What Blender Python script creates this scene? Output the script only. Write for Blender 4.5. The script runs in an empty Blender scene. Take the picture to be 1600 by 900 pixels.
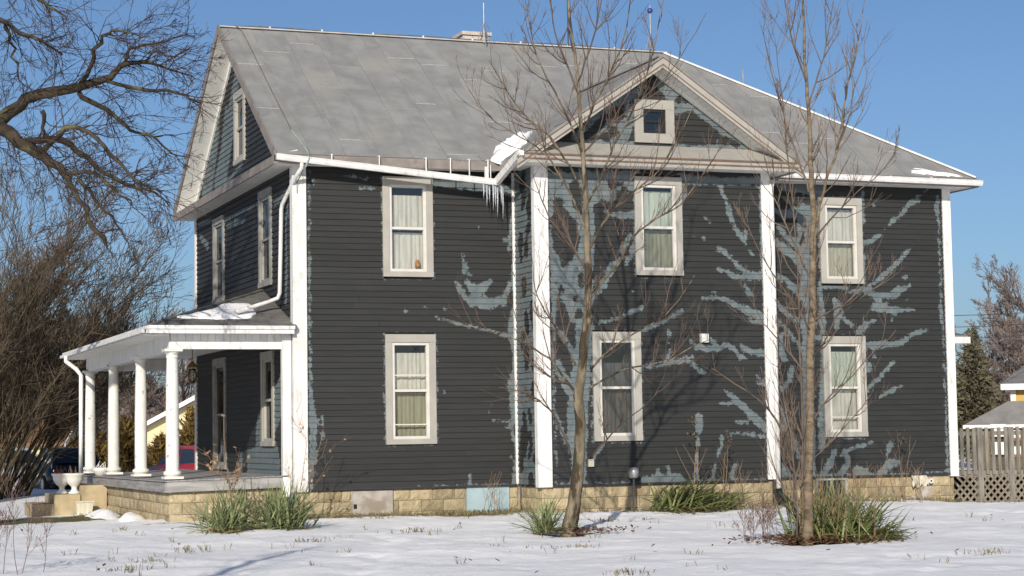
import bpy, math, random
import numpy as np
from mathutils import Vector, Matrix, noise as mnoise
SC = bpy.context.scene
COL = SC.collection
R = math.radians

# ---------------------------------------------------------------- camera, sky, sun, exposure
cam = bpy.data.cameras.new('camera'); camo = bpy.data.objects.new('camera', cam); COL.objects.link(camo)
cam.sensor_width = 36; cam.lens = 3049.9*36/1600; cam.clip_end = 3000
yaw, pit, rol = .356, .0746, .0154
fw = Vector((math.sin(yaw)*math.cos(pit), math.cos(yaw)*math.cos(pit), math.sin(pit)))
rt = Vector((math.cos(yaw), -math.sin(yaw), 0)); up = rt.cross(fw)
r2 = rt*math.cos(rol)-up*math.sin(rol); u2 = up*math.cos(rol)+rt*math.sin(rol)
M = Matrix.Identity(4)
for i in range(3):
    M[i][0] = r2[i]; M[i][1] = u2[i]; M[i][2] = -fw[i]
M[0][3], M[1][3], M[2][3] = -8.1845, -32.7496, .8932
camo.matrix_world = M
SC.camera = camo
wd = bpy.data.worlds.new('World'); SC.world = wd; wd.use_nodes = True
nt = wd.node_tree; bg = nt.nodes['Background']
sky = nt.nodes.new('ShaderNodeTexSky'); sky.sky_type = 'NISHITA'; sky.sun_disc = False
SUN = Vector((.556, 1, -.438)).normalized()
sky.sun_elevation = math.asin(-SUN.z); sky.sun_rotation = math.atan2(-SUN.x, -SUN.y)
sky.air_density = .8; sky.dust_density = 1.5; sky.ozone_density = 4.4; sky.altitude = 200
nt.links.new(sky.outputs[0], bg.inputs[0]); bg.inputs[1].default_value = .1
sl = bpy.data.lights.new('sun', 'SUN'); so = bpy.data.objects.new('sun', sl); COL.objects.link(so)
sl.energy = 4.8; sl.angle = R(.53); sl.color = (1, .93, .82)
so.rotation_euler = SUN.to_track_quat('-Z', 'Y').to_euler(); so.location = (-20, -30, 25)
SC.render.engine = 'CYCLES'
SC.view_settings.view_transform = 'Standard'; SC.view_settings.look = 'None'
SC.view_settings.exposure = 0; SC.view_settings.gamma = 1; SC.view_settings.use_curve_mapping = False

# ---------------------------------------------------------------- helpers
def sm(a, b, x):
    t = min(1, max(0, (x-a)/(b-a))); return t*t*(3-2*t)
def gz(x, y):
    z = float(np.interp(y, [-33, -12, -1, 60], [-.72, -.62, -.49, -.6]))
    z -= .1*sm(-1.6, -3.4, x)*sm(-2, 3, y) if x < -1.6 else 0
    z -= .14*sm(12.2, 14, x)*sm(-3, 0, y)
    return z
class MB:
    def __init__(s): s.v = []; s.f = []
    def add(s, vs, fs):
        n = len(s.v); s.v += [tuple(p) for p in vs]; s.f += [tuple(i+n for i in f) for f in fs]; return s
    def box(s, x0, x1, y0, y1, z0, z1):
        return s.add([(x0,y0,z0),(x1,y0,z0),(x1,y1,z0),(x0,y1,z0),(x0,y0,z1),(x1,y0,z1),(x1,y1,z1),(x0,y1,z1)],
                     [(0,3,2,1),(4,5,6,7),(0,1,5,4),(1,2,6,5),(2,3,7,6),(3,0,4,7)])
    def mbox(s, m, a0, a1, o0, o1, z0, z1):
        P = [m(a,o,z) for z in (z0,z1) for a,o in ((a0,o0),(a1,o0),(a1,o1),(a0,o1))]
        return s.add(P, [(0,3,2,1),(4,5,6,7),(0,1,5,4),(1,2,6,5),(2,3,7,6),(3,0,4,7)])
    def slab(s, poly, d):
        d = Vector(d); n = len(poly); P = [Vector(p) for p in poly]
        return s.add(P+[p+d for p in P], [tuple(range(n)), tuple(range(2*n-1, n-1, -1))]+[(i, n+i, n+(i+1) % n, (i+1) % n) for i in range(n)])
    def bar(s, a, b, w, h, upv=(0,0,1)):
        a = Vector(a); b = Vector(b); t = (b-a).normalized(); u = Vector(upv); sd = t.cross(u).normalized(); u = sd.cross(t)
        P = [q+sd*i*w/2+u*j*h/2 for q in (a, b) for i, j in ((-1,-1),(1,-1),(1,1),(-1,1))]
        return s.add(P, [(0,1,2,3),(7,6,5,4),(0,4,5,1),(1,5,6,2),(2,6,7,3),(3,7,4,0)])
    def tube(s, pts, rad, sides=6, cap=True):
        P = [Vector(p) for p in pts]; n = len(P)
        if not hasattr(rad, '__len__'): rad = [rad]*n
        base = len(s.v); nrm = None
        for i in range(n):
            t = (P[min(i+1, n-1)]-P[max(i-1, 0)])
            if t.length < 1e-9: t = Vector((0,0,1))
            t.normalize()
            if nrm is None:
                nrm = t.orthogonal().normalized()
            else:
                nrm = nrm-t*nrm.dot(t)
                nrm = nrm.normalized() if nrm.length > 1e-6 else t.orthogonal().normalized()
            b = t.cross(nrm)
            for k in range(sides):
                a = 2*math.pi*k/sides; s.v.append(tuple(P[i]+(nrm*math.cos(a)+b*math.sin(a))*rad[i]))
        for i in range(n-1):
            for k in range(sides):
                k2 = (k+1) % sides; o = base+i*sides
                s.f.append((o+k, o+k2, o+sides+k2, o+sides+k))
        if cap:
            s.f.append(tuple(base+k for k in range(sides-1, -1, -1))); o = base+(n-1)*sides; s.f.append(tuple(o+k for k in range(sides)))
        return s
    def lathe(s, prof, c=(0,0,0), n=20):
        b = len(s.v)
        for r, z in prof:
            for k in range(n):
                a = 2*math.pi*k/n; s.v.append((c[0]+r*math.cos(a), c[1]+r*math.sin(a), c[2]+z))
        for i in range(len(prof)-1):
            for k in range(n):
                k2 = (k+1) % n; s.f.append((b+i*n+k, b+i*n+k2, b+(i+1)*n+k2, b+(i+1)*n+k))
        s.f.append(tuple(b+k for k in range(n-1, -1, -1))); o = b+(len(prof)-1)*n; s.f.append(tuple(o+k for k in range(n)))
        return s
    def mesh(s, name, mat=None, smooth=False):
        me = bpy.data.meshes.new(name); me.from_pydata(s.v, [], s.f)
        if mat: me.materials.append(mat)
        if smooth: me.polygons.foreach_set('use_smooth', [True]*len(me.polygons))
        me.update(); return me
def put(name, me, parent=None, loc=None, rot=None, scale=None):
    """loc is a world position; a part whose parent has its own location is offset by it"""
    o = bpy.data.objects.new(name, me); COL.objects.link(o)
    l = Vector(loc) if loc else Vector((0,0,0))
    o.location = l
    if rot: o.rotation_euler = rot
    if scale: o.scale = scale if hasattr(scale, '__len__') else (scale,)*3
    if parent:
        o.parent = parent
        o.matrix_parent_inverse = WM[parent.name].inverted()
    o_m = Matrix.LocRotScale(l, o.rotation_euler.copy(), o.scale.copy())
    WM[o.name] = o_m
    return o
WM = {}
def obj(name, mb, mat, parent=None, smooth=False): return put(name, mb.mesh(name, mat, smooth), parent)
def tag(o, label, cat, group=None, kind=None):
    if label: o['label'] = label
    if cat: o['category'] = cat
    if group: o['group'] = group
    if kind: o['kind'] = kind
    return o
def thing(name, label, cat, loc=(0,0,0), group=None):
    return tag(put(name, None, None, loc), label, cat, group)

# ---------------------------------------------------------------- materials
def newmat(name):
    m = bpy.data.materials.new(name); m.use_nodes = True; t = m.node_tree
    return m, t, t.nodes['Principled BSDF']
def N(t, typ, **kw):
    n = t.nodes.new(typ)
    for k, v in kw.items():
        if k.startswith('i_'): n.inputs[k[2:].replace('_', ' ')].default_value = v
        else: setattr(n, k, v)
    return n
def mixc(t, fac, a, b, typ='MIX'):
    n = t.nodes.new('ShaderNodeMix'); n.data_type = 'RGBA'; n.blend_type = typ
    for s, v in ((n.inputs[0], fac), (n.inputs[6], a), (n.inputs[7], b)):
        if isinstance(v, bpy.types.NodeSocket): t.links.new(v, s)
        elif isinstance(v, (int, float)): s.default_value = v
        else: s.default_value = (*v, 1)
    return n.outputs[2]
def math_(t, op, a, b=0, c=None):
    n = t.nodes.new('ShaderNodeMath'); n.operation = op
    for i, v in enumerate((a, b) if c is None else (a, b, c)):
        if isinstance(v, bpy.types.NodeSocket): t.links.new(v, n.inputs[i])
        else: n.inputs[i].default_value = v
    return n.outputs[0]
def ramp(t, fac, lo, hi):
    n = t.nodes.new('ShaderNodeMapRange'); n.interpolation_type = 'SMOOTHSTEP'
    t.links.new(fac, n.inputs[0]); n.inputs[1].default_value = lo; n.inputs[2].default_value = hi
    return n.outputs[0]
def coords(t, scale=(1,1,1), objrand=True):
    tc = N(t, 'ShaderNodeTexCoord'); mp = N(t, 'ShaderNodeMapping'); mp.inputs['Scale'].default_value = scale
    t.links.new(tc.outputs['Object'], mp.inputs[0])
    if objrand:
        oi = N(t, 'ShaderNodeObjectInfo'); m = math_(t, 'MULTIPLY', oi.outputs['Random'], 37.0)
        cx = N(t, 'ShaderNodeCombineXYZ'); t.links.new(m, cx.inputs[0]); t.links.new(m, cx.inputs[2]); t.links.new(cx.outputs[0], mp.inputs['Location'])
    return mp.outputs[0]
def noi(t, co, scale, detail=4, rough=.55):
    n = N(t, 'ShaderNodeTexNoise'); n.inputs['Scale'].default_value = scale; n.inputs['Detail'].default_value = detail; n.inputs['Roughness'].default_value = rough
    t.links.new(co, n.inputs['Vector']); return n.outputs[0]
def pm(name, base, rough=.7, spec=.3, var=.2, scale=3, stretch=(1,1,1), bump=0, bscale=30, objvar=.1, second=None, sfac=(.5,.7), metal=0, streak=None, speck=None, dirt=None, dfac=(.55,.8), dscale=1.5, bdist=.01):
    m, t, p = newmat(name)
    co = coords(t, stretch)
    f = noi(t, co, scale, 6)
    dark = tuple(c*(1-var) for c in base); lite = tuple(min(1, c*(1+var)) for c in base)
    c = mixc(t, ramp(t, f, .3, .7), dark, lite)
    if second:
        c = mixc(t, ramp(t, noi(t, co, scale*.6, 5), *sfac), c, second)
    if dirt:
        c = mixc(t, ramp(t, noi(t, co, dscale, 8, .65), *dfac), c, dirt)
    if streak:
        sc_, col_ = streak; c = mixc(t, math_(t, 'MULTIPLY', ramp(t, noi(t, coords(t, sc_, False), 1.0, 6, .6), .52, .72), .6), c, col_)
    if speck:
        c = mixc(t, ramp(t, noi(t, co, speck[0], 3), speck[1], speck[1]+.04), c, speck[2])
    if objvar:
        oi = N(t, 'ShaderNodeObjectInfo'); k = math_(t, 'MULTIPLY_ADD', oi.outputs['Random'], 2*objvar, 1-objvar)
        cc = N(t, 'ShaderNodeCombineColor')
        for i in range(3): t.links.new(k, cc.inputs[i])
        c = mixc(t, 1.0, c, cc.outputs[0], 'MULTIPLY')
    t.links.new(c, p.inputs['Base Color'])
    p.inputs['Roughness'].default_value = rough; p.inputs['Specular IOR Level'].default_value = spec; p.inputs['Metallic'].default_value = metal
    if bump:
        b = N(t, 'ShaderNodeBump'); b.inputs['Strength'].default_value = bump; b.inputs['Distance'].default_value = bdist
        t.links.new(noi(t, co, bscale, 6), b.inputs['Height']); t.links.new(b.outputs[0], p.inputs['Normal'])
    return m
def siding_mat():
    m, t, p = newmat('siding_paint')
    at = N(t, 'ShaderNodeAttribute'); at.attribute_name = 'bare'  # pale mask; on the end wall it also carries painted-in sunlit areas
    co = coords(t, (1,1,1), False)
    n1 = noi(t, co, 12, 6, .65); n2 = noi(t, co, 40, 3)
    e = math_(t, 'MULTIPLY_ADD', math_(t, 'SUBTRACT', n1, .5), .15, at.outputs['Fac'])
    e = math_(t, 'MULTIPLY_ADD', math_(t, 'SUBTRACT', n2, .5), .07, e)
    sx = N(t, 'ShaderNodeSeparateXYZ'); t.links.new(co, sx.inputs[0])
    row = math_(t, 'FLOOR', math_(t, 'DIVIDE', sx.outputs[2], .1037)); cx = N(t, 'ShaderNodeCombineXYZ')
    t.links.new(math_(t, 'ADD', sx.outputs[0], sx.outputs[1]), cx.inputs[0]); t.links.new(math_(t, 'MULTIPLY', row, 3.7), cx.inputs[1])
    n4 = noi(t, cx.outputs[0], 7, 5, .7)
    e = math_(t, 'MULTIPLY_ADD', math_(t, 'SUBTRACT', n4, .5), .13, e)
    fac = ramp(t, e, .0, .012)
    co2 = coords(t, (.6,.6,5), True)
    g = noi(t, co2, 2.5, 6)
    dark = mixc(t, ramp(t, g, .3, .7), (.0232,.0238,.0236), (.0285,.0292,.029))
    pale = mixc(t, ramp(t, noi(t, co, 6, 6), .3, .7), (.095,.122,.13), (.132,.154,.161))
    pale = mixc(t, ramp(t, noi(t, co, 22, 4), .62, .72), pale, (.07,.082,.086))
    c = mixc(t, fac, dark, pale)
    oi = N(t, 'ShaderNodeObjectInfo'); k = math_(t, 'MULTIPLY_ADD', oi.outputs['Random'], .16, .92)
    cc = N(t, 'ShaderNodeCombineColor')
    for i in range(3): t.links.new(k, cc.inputs[i])
    t.links.new(mixc(t, 1.0, c, cc.outputs[0], 'MULTIPLY'), p.inputs['Base Color'])
    p.inputs['Roughness'].default_value = .62; p.inputs['Specular IOR Level'].default_value = .25
    b = N(t, 'ShaderNodeBump'); b.inputs['Strength'].default_value = .25; b.inputs['Distance'].default_value = .004
    t.links.new(noi(t, coords(t, (3,3,40), True), 4, 5), b.inputs['Height']); t.links.new(b.outputs[0], p.inputs['Normal'])
    return m
def glass_mat():
    m = bpy.data.materials.new('window_glass'); m.use_nodes = True; t = m.node_tree; t.nodes.clear()
    o = N(t, 'ShaderNodeOutputMaterial'); mx = N(t, 'ShaderNodeMixShader'); tr = N(t, 'ShaderNodeBsdfTransparent'); gl = N(t, 'ShaderNodeBsdfGlossy')
    tr.inputs[0].default_value = (.97,.975,.97,1); gl.inputs['Roughness'].default_value = .03
    fr = N(t, 'ShaderNodeFresnel'); fr.inputs[0].default_value = 1.7
    b = N(t, 'ShaderNodeBump'); b.inputs['Strength'].default_value = .05; b.inputs['Distance'].default_value = .02
    t.links.new(noi(t, coords(t), 2.5, 2), b.inputs['Height']); t.links.new(b.outputs[0], gl.inputs['Normal'])
    t.links.new(fr.outputs[0], mx.inputs[0]); t.links.new(tr.outputs[0], mx.inputs[1]); t.links.new(gl.outputs[0], mx.inputs[2]); t.links.new(mx.outputs[0], o.inputs[0])
    return m
def ice_mat():
    m, t, p = newmat('ice'); p.inputs['Base Color'].default_value = (.85,.9,.95,1); p.inputs['Roughness'].default_value = .12
    p.inputs['Transmission Weight'].default_value = .7; p.inputs['IOR'].default_value = 1.31
    t.links.new(mixc(t, noi(t, coords(t), 8), (.8,.86,.92), (.95,.97,1)), p.inputs['Base Color']); return m
def snow_mat(name='snow', grass=False):
    m, t, p = newmat(name)
    co = coords(t, (1,1,1), False)
    c = mixc(t, ramp(t, noi(t, co, .9, 6), .3, .7), (.87,.86,.855), (.92,.915,.91))
    if grass:
        at = N(t, 'ShaderNodeAttribute'); at.attribute_name = 'grass'
        at2 = N(t, 'ShaderNodeAttribute'); at2.attribute_name = 'litter'
        n = noi(t, co, 5, 7, .65); n3 = noi(t, co, 30, 5, .7)
        e = math_(t, 'ADD', at.outputs['Fac'], math_(t, 'MULTIPLY', math_(t, 'SUBTRACT', n, .5), 1.5))
        e = math_(t, 'ADD', e, math_(t, 'MULTIPLY', math_(t, 'SUBTRACT', n3, .5), .8))
        gcol = mixc(t, ramp(t, noi(t, co, 14, 6, .7), .35, .65), (.085,.075,.03), (.12,.13,.045))
        gcol = mixc(t, ramp(t, noi(t, co, 45, 4), .5, .7), gcol, (.17,.13,.07))
        c = mixc(t, ramp(t, e, .42, .62), c, gcol)
        e2 = math_(t, 'ADD', at2.outputs['Fac'], math_(t, 'MULTIPLY', math_(t, 'SUBTRACT', n, .5), 1.2))
        lcol = mixc(t, ramp(t, noi(t, co, 40, 5, .7), .35, .65), (.07,.035,.02), (.19,.10,.055))
        c = mixc(t, ramp(t, e2, .45, .6), c, lcol)
    t.links.new(c, p.inputs['Base Color'])
    p.inputs['Roughness'].default_value = .75; p.inputs['Specular IOR Level'].default_value = .2
    b = N(t, 'ShaderNodeBump'); b.inputs['Strength'].default_value = .4; b.inputs['Distance'].default_value = .06
    h = math_(t, 'ADD', noi(t, co, 3.2, 7, .6), math_(t, 'MULTIPLY', noi(t, co, 16, 5, .6), .35))
    t.links.new(h, b.inputs['Height']); t.links.new(b.outputs[0], p.inputs['Normal'])
    return m
M_ = {}
M_['siding'] = siding_mat(); M_['glass'] = glass_mat(); M_['ice'] = ice_mat(); M_['snow'] = snow_mat(); M_['ground'] = snow_mat('snowy_lawn', True)
M_['white'] = pm('white_trim', (.64,.63,.61), .55, .3, .08, 4, stretch=(1.5,1.5,.5), bump=.25, bscale=25, objvar=.04, dirt=(.4,.375,.33), dfac=(.54,.76), dscale=5)
M_['column'] = pm('peeling_white_column', (.64,.625,.58), .6, .3, .08, 4, objvar=.03, dirt=(.27,.25,.24), dfac=(.6,.68), dscale=8, bump=.15, bscale=20)
M_['casing'] = pm('grey_casing', (.325,.31,.275), .6, .3, .07, 3, objvar=.05, dirt=(.28,.255,.23), dfac=(.6,.8), bump=.1)
M_['fascia'] = pm('weathered_fascia', (.22,.195,.178), .7, .2, .18, 4, stretch=(1,1,1), objvar=.08, dirt=(.17,.13,.11), dfac=(.55,.75), dscale=4)
M_['soffit'] = pm('white_soffit', (.7,.69,.65), .6, .3, .05, 3, objvar=.03, dirt=(.5,.48,.43), dfac=(.6,.8))
M_['brown'] = pm('brown_edge', (.16,.1,.075), .8, .2, .2, 6)
M_['roof'] = pm('metal_roof', (.245,.243,.236), .6, .3, .14, 2.2, stretch=(1,1,1), streak=((5,.5,.5), (.19,.187,.18)), speck=(14, .7, (.12,.11,.1)), objvar=.025, bump=.1, bscale=8, dirt=(.29,.278,.25), dfac=(.48,.75), dscale=.6, second=(.2,.2,.2), sfac=(.52,.8))
M_['roofdeck'] = pm('roof_underlay', (.15,.145,.14), .8, .2, .1)
M_['seam'] = pm('seam_residue', (.36,.36,.36), .6, .3, .2, 20)
M_['cap'] = pm('ridge_flashing', (.62,.6,.57), .5, .4, .1, 5, objvar=.05)
M_['ridge'] = pm('ridge_metal', (.4,.39,.375), .6, .3, .15, 5)
M_['porchroof'] = pm('porch_roll_roofing', (.14,.135,.125), .85, .2, .2, 4, objvar=.12, bump=.3, bscale=60)
M_['stone'] = pm('tan_block', (.37,.305,.195), .9, .15, .2, 5, objvar=.24, bump=.8, bscale=18, second=(.3,.23,.13), sfac=(.45,.7), dirt=(.17,.14,.1), dfac=(.52,.72), dscale=5, bdist=.03)
M_['mortar'] = pm('mortar', (.3,.26,.19), .95, .1, .15, 9)
M_['concrete'] = pm('concrete_panel', (.4,.36,.32), .9, .15, .15, 4, second=(.28,.24,.19), sfac=(.5,.62), bump=.3, bscale=20)
M_['bluepaint'] = pm('pale_blue_paint', (.33,.43,.46), .8, .2, .08, 4, dirt=(.2,.2,.18), dfac=(.66,.74), dscale=6, bump=.2)
M_['steps'] = pm('step_stone', (.36,.29,.18), .9, .15, .2, 4, bump=.4, bscale=15, dirt=(.2,.16,.1), dfac=(.55,.8))
M_['deckwood'] = pm('grey_deck_wood', (.27,.26,.25), .8, .2, .25, 3, stretch=(.5,.5,6), objvar=.1, dirt=(.13,.12,.12), dfac=(.6,.8), bump=.2)
M_['oldwood'] = pm('weathered_picket', (.185,.17,.145), .85, .15, .3, 4, stretch=(4,4,.6), objvar=.15)
M_['lattice'] = pm('lattice_wood', (.19,.16,.125), .85, .15, .2, 6, objvar=.15)
M_['sash'] = pm('offwhite_sash', (.53,.51,.47), .5, .3, .06, 5, objvar=.03)
M_['casing_old'] = pm('grey_weathered_casing', (.24,.235,.22), .7, .2, .2, 5, objvar=.05)
M_['dark'] = pm('dark_interior', (.02,.019,.018), .8, .2, .2)
M_['room'] = pm('room_wall', (.09,.08,.07), .9, .1, .2)
M_['black'] = pm('black_plastic', (.012,.012,.013), .45, .4, .2)
M_['metal'] = pm('galvanised', (.33,.34,.35), .4, .5, .15, 8, metal=.6)
M_['copper'] = pm('green_cable', (.25,.32,.3), .7, .3, .2, 9)
M_['cable'] = pm('weathered_cable', (.13,.115,.1), .8, .2, .2, 9)
M_['iron'] = pm('dark_iron', (.03,.03,.035), .5, .4, .2)
M_['bluemetal'] = pm('blue_ball', (.03,.05,.2), .3, .5, .1)
M_['brass'] = pm('lantern_brass', (.2,.13,.05), .45, .5, .2, metal=.5)
M_['brick'] = pm('chimney_stone', (.47,.42,.38), .9, .2, .12, 6, objvar=.12, bump=.3)
def curt(name, base): 
    return pm(name, base, .9, .1, .12, 3, stretch=(6,6,.7), objvar=.05)
M_['curtain'] = curt('lace_curtain', (.66,.65,.59)); M_['curtain_olive'] = curt('olive_curtain', (.38,.37,.27)); M_['curtain_green'] = curt('pale_green_curtain', (.52,.57,.5)); M_['shade'] = curt('cream_shade', (.5,.47,.37)); M_['screen'] = curt('grey_screen', (.12,.12,.12))
M_['orange'] = pm('orange_jar', (.45,.2,.05), .5, .4)
M_['bark1'] = pm('mossy_bark', (.165,.138,.096), .95, .1, .4, 9, stretch=(1,1,.35), objvar=0, second=(.055,.042,.03), sfac=(.5,.58), bump=1, bscale=30, dirt=(.16,.15,.075), dfac=(.6,.8), dscale=4, bdist=.03)
M_['twig1'] = pm('red_brown_twig', (.1,.072,.056), .9, .15, .3, 3, objvar=0)
M_['bark2'] = pm('smooth_tan_bark', (.165,.128,.088), .9, .15, .3, 8, stretch=(1,1,2), objvar=0, bump=.5, bscale=25, second=(.08,.058,.04), sfac=(.5,.68))
M_['twig2'] = pm('tan_twig', (.125,.095,.074), .9, .15, .3, 3, objvar=0)
M_['oakbark'] = pm('oak_bark', (.05,.04,.03), .95, .1, .4, 5, objvar=0, second=(.12,.11,.05), sfac=(.5,.68), bump=1, bscale=14, bdist=.03)
M_['oaktwig'] = pm('oak_twig', (.055,.04,.034), .9, .1, .35, 3, objvar=0)
M_['thick'] = pm('thicket_stem', (.085,.068,.043), .9, .1, .4, 2, objvar=.1, second=(.13,.1,.06), sfac=(.5,.7))
M_['thicktwig'] = pm('thicket_twig', (.085,.066,.046), .9, .1, .4, 1.5, objvar=.1)
M_['fartwig'] = pm('far_twig', (.165,.13,.115), .9, .1, .3, .8, objvar=.2)
M_['yucca'] = pm('yucca_leaf', (.17,.2,.09), .55, .3, .3, 3, objvar=.3, second=(.26,.24,.13), sfac=(.55,.75))
M_['yuccadry'] = pm('dry_leaf_blade', (.2,.145,.07), .8, .15, .3, 3, objvar=.25)
M_['lily'] = pm('lily_leaf', (.145,.165,.06), .6, .25, .3, 3, objvar=.35)
M_['grass'] = pm('grass_blade', (.15,.125,.065), .8, .15, .4, 2, objvar=0)
M_['dryleaf'] = pm('dry_tan_leaf', (.33,.21,.12), .8, .15, .3, 5, objvar=.25)
M_['litter'] = pm('red_leaf_litter', (.12,.06,.035), .85, .15, .4, 8, objvar=0)
M_['drystem'] = pm('dry_stem', (.2,.14,.09), .9, .1, .25, 5, objvar=.1)
M_['redstem'] = pm('reddish_weed', (.14,.09,.075), .9, .1, .25, 5, objvar=.1)
M_['arbor'] = pm('arborvitae', (.12,.08,.025), .8, .15, .4, 2, objvar=.2)
M_['needle'] = pm('spruce_needle', (.105,.095,.058), .8, .15, .35, 2, objvar=0)
M_['yellowwall'] = pm('yellow_siding', (.5,.33,.09), .7, .25, .06, 1)
M_['creamwall'] = pm('cream_siding', (.55,.48,.28), .7, .25, .06, 1)
M_['brownroof'] = pm('brown_shingle', (.17,.1,.06), .9, .1, .2, 1.5)
M_['greyroof'] = pm('grey_shingle', (.2,.19,.18), .9, .1, .15, 2)
M_['bluewall'] = pm('blue_siding', (.2,.3,.42), .7, .2, .1, 1)
M_['carred'] = pm('red_car_paint', (.3,.02,.03), .3, .5, .05, 1, objvar=0)
M_['carblack'] = pm('dark_car_paint', (.012,.013,.018), .25, .5, .05, 1, objvar=0)
M_['carsilver'] = pm('silver_car_paint', (.3,.32,.35), .3, .5, .05, 1, objvar=0, metal=.4)
M_['carglass'] = pm('car_glass', (.015,.018,.022), .08, .6, .05)
M_['tyre'] = pm('tyre_rubber', (.015,.015,.015), .8, .2, .2)
M_['taillight'] = pm('tail_light', (.3,.01,.01), .2, .5, .1)
M_['seed'] = pm('seed_head', (.11,.08,.05), .9, .1, .3)
M_['plate'] = pm('licence_plate', (.6,.62,.68), .4, .4, .05)

# ---------------------------------------------------------------- measured data (house metres)
PA=[[(4.086,5.416,0.058),(4.063,4.777,0.029),(4.036,3.851,0.052),(4.007,3.62,0.046),(4.063,3.275,0.029),(3.996,2.929,0.08),(3.98,2.699,0.103),(4.021,2.241,0.034),(4.005,2.012,0.057),(3.965,1.783,0.103),(3.96,1.497,0.057),(3.992,1.212,0.08),(3.928,1.007,0.046),(3.997,0.756,0.034),(3.972,-0.006,0.045)],[(0.269,5.557,0.017),(0.255,3.794,0.028),(0.255,2.244,0.028),(0.261,1.583,0.044),(0.292,1.253,0.077),(0.3,0.814,0.055),(0.309,0.572,0.088),(0.262,0.322,0.055),(0.26,0.026,0.022)],[(2.568,5.37,0.08),(3.29,5.334,0.069),(4.022,5.287,0.058)],[(2.807,5.285,0.023),(3.532,5.261,0.035)],[(0.819,5.435,0.011),(1.329,5.4,0.028)],[(0.347,5.302,0.039),(0.347,5.235,0.034)],[(1.164,5.225,0.034),(1.409,5.221,0.028)],[(3.056,4.145,0.017),(3.1,3.86,0.051),(3.218,3.724,0.029)],[(3.074,3.78,0.046),(3.23,3.713,0.023)],[(2.927,3.583,0.029),(3.069,3.38,0.068),(3.222,3.176,0.034)],[(3.12,3.609,0.051),(3.323,3.428,0.114),(3.556,3.614,0.052)],[(3.2,3.29,0.08),(3.465,3.224,0.103),(3.818,3.284,0.08),(3.945,3.573,0.04)],[(3.478,3.269,0.092),(3.548,3.133,0.046)],[(3.745,3.272,0.069),(3.866,3.181,0.034)],[(2.537,2.966,0.023),(2.917,2.866,0.028),(3.313,2.788,0.034),(3.675,2.698,0.034),(4.051,2.573,0.052)],[(1.971,3.075,0.039),(1.994,3.075,0.034)],[(2.349,3.135,0.034),(2.361,3.123,0.034)],[(2.395,3.033,0.017),(2.395,3.022,0.017)],[(2.706,3.126,0.028),(2.73,3.126,0.023)],[(2.674,1.643,0.028),(2.674,1.632,0.028)],[(3.534,1.421,0.017),(3.534,1.41,0.017)],[(3.508,1.285,0.023),(3.508,1.274,0.023)],[(3.014,1.223,0.023),(3.038,1.222,0.017)],[(3.578,1.125,0.028),(4.028,1.131,0.029)],[(3.855,1.019,0.034),(3.867,1.008,0.028)],[(3.919,0.484,0.028),(3.931,0.472,0.028)],[(3.155,0.182,0.034),(3.128,-0.02,0.051)],[(2.028,0.017,0.011),(4.009,-0.006,0.023)],[(0.462,1.229,0.033),(0.461,1.097,0.033)],[(0.471,0.943,0.044),(0.47,0.877,0.038)],[(0.359,1.164,0.033),(0.37,1.142,0.033)],[(3.364,4.576,0.017),(3.376,4.565,0.017)],[(3.86,4.368,0.035),(3.921,4.357,0.023)],[(4.014,4.776,0.046),(3.943,4.196,0.029)],[(1.587,5.442,0.023),(2.498,5.471,0.023)],[(2.498,5.471,0.023),(2.51,3.669,0.023)],[(2.51,3.669,0.023),(1.602,3.657,0.023)],[(1.602,3.657,0.023),(1.587,5.442,0.023)],[(1.592,2.657,0.022),(2.533,2.66,0.023)],[(2.533,2.66,0.023),(2.543,0.734,0.022)],[(2.543,0.734,0.022),(1.606,0.749,0.022)],[(1.606,0.749,0.022),(1.592,2.657,0.022)]]
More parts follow.
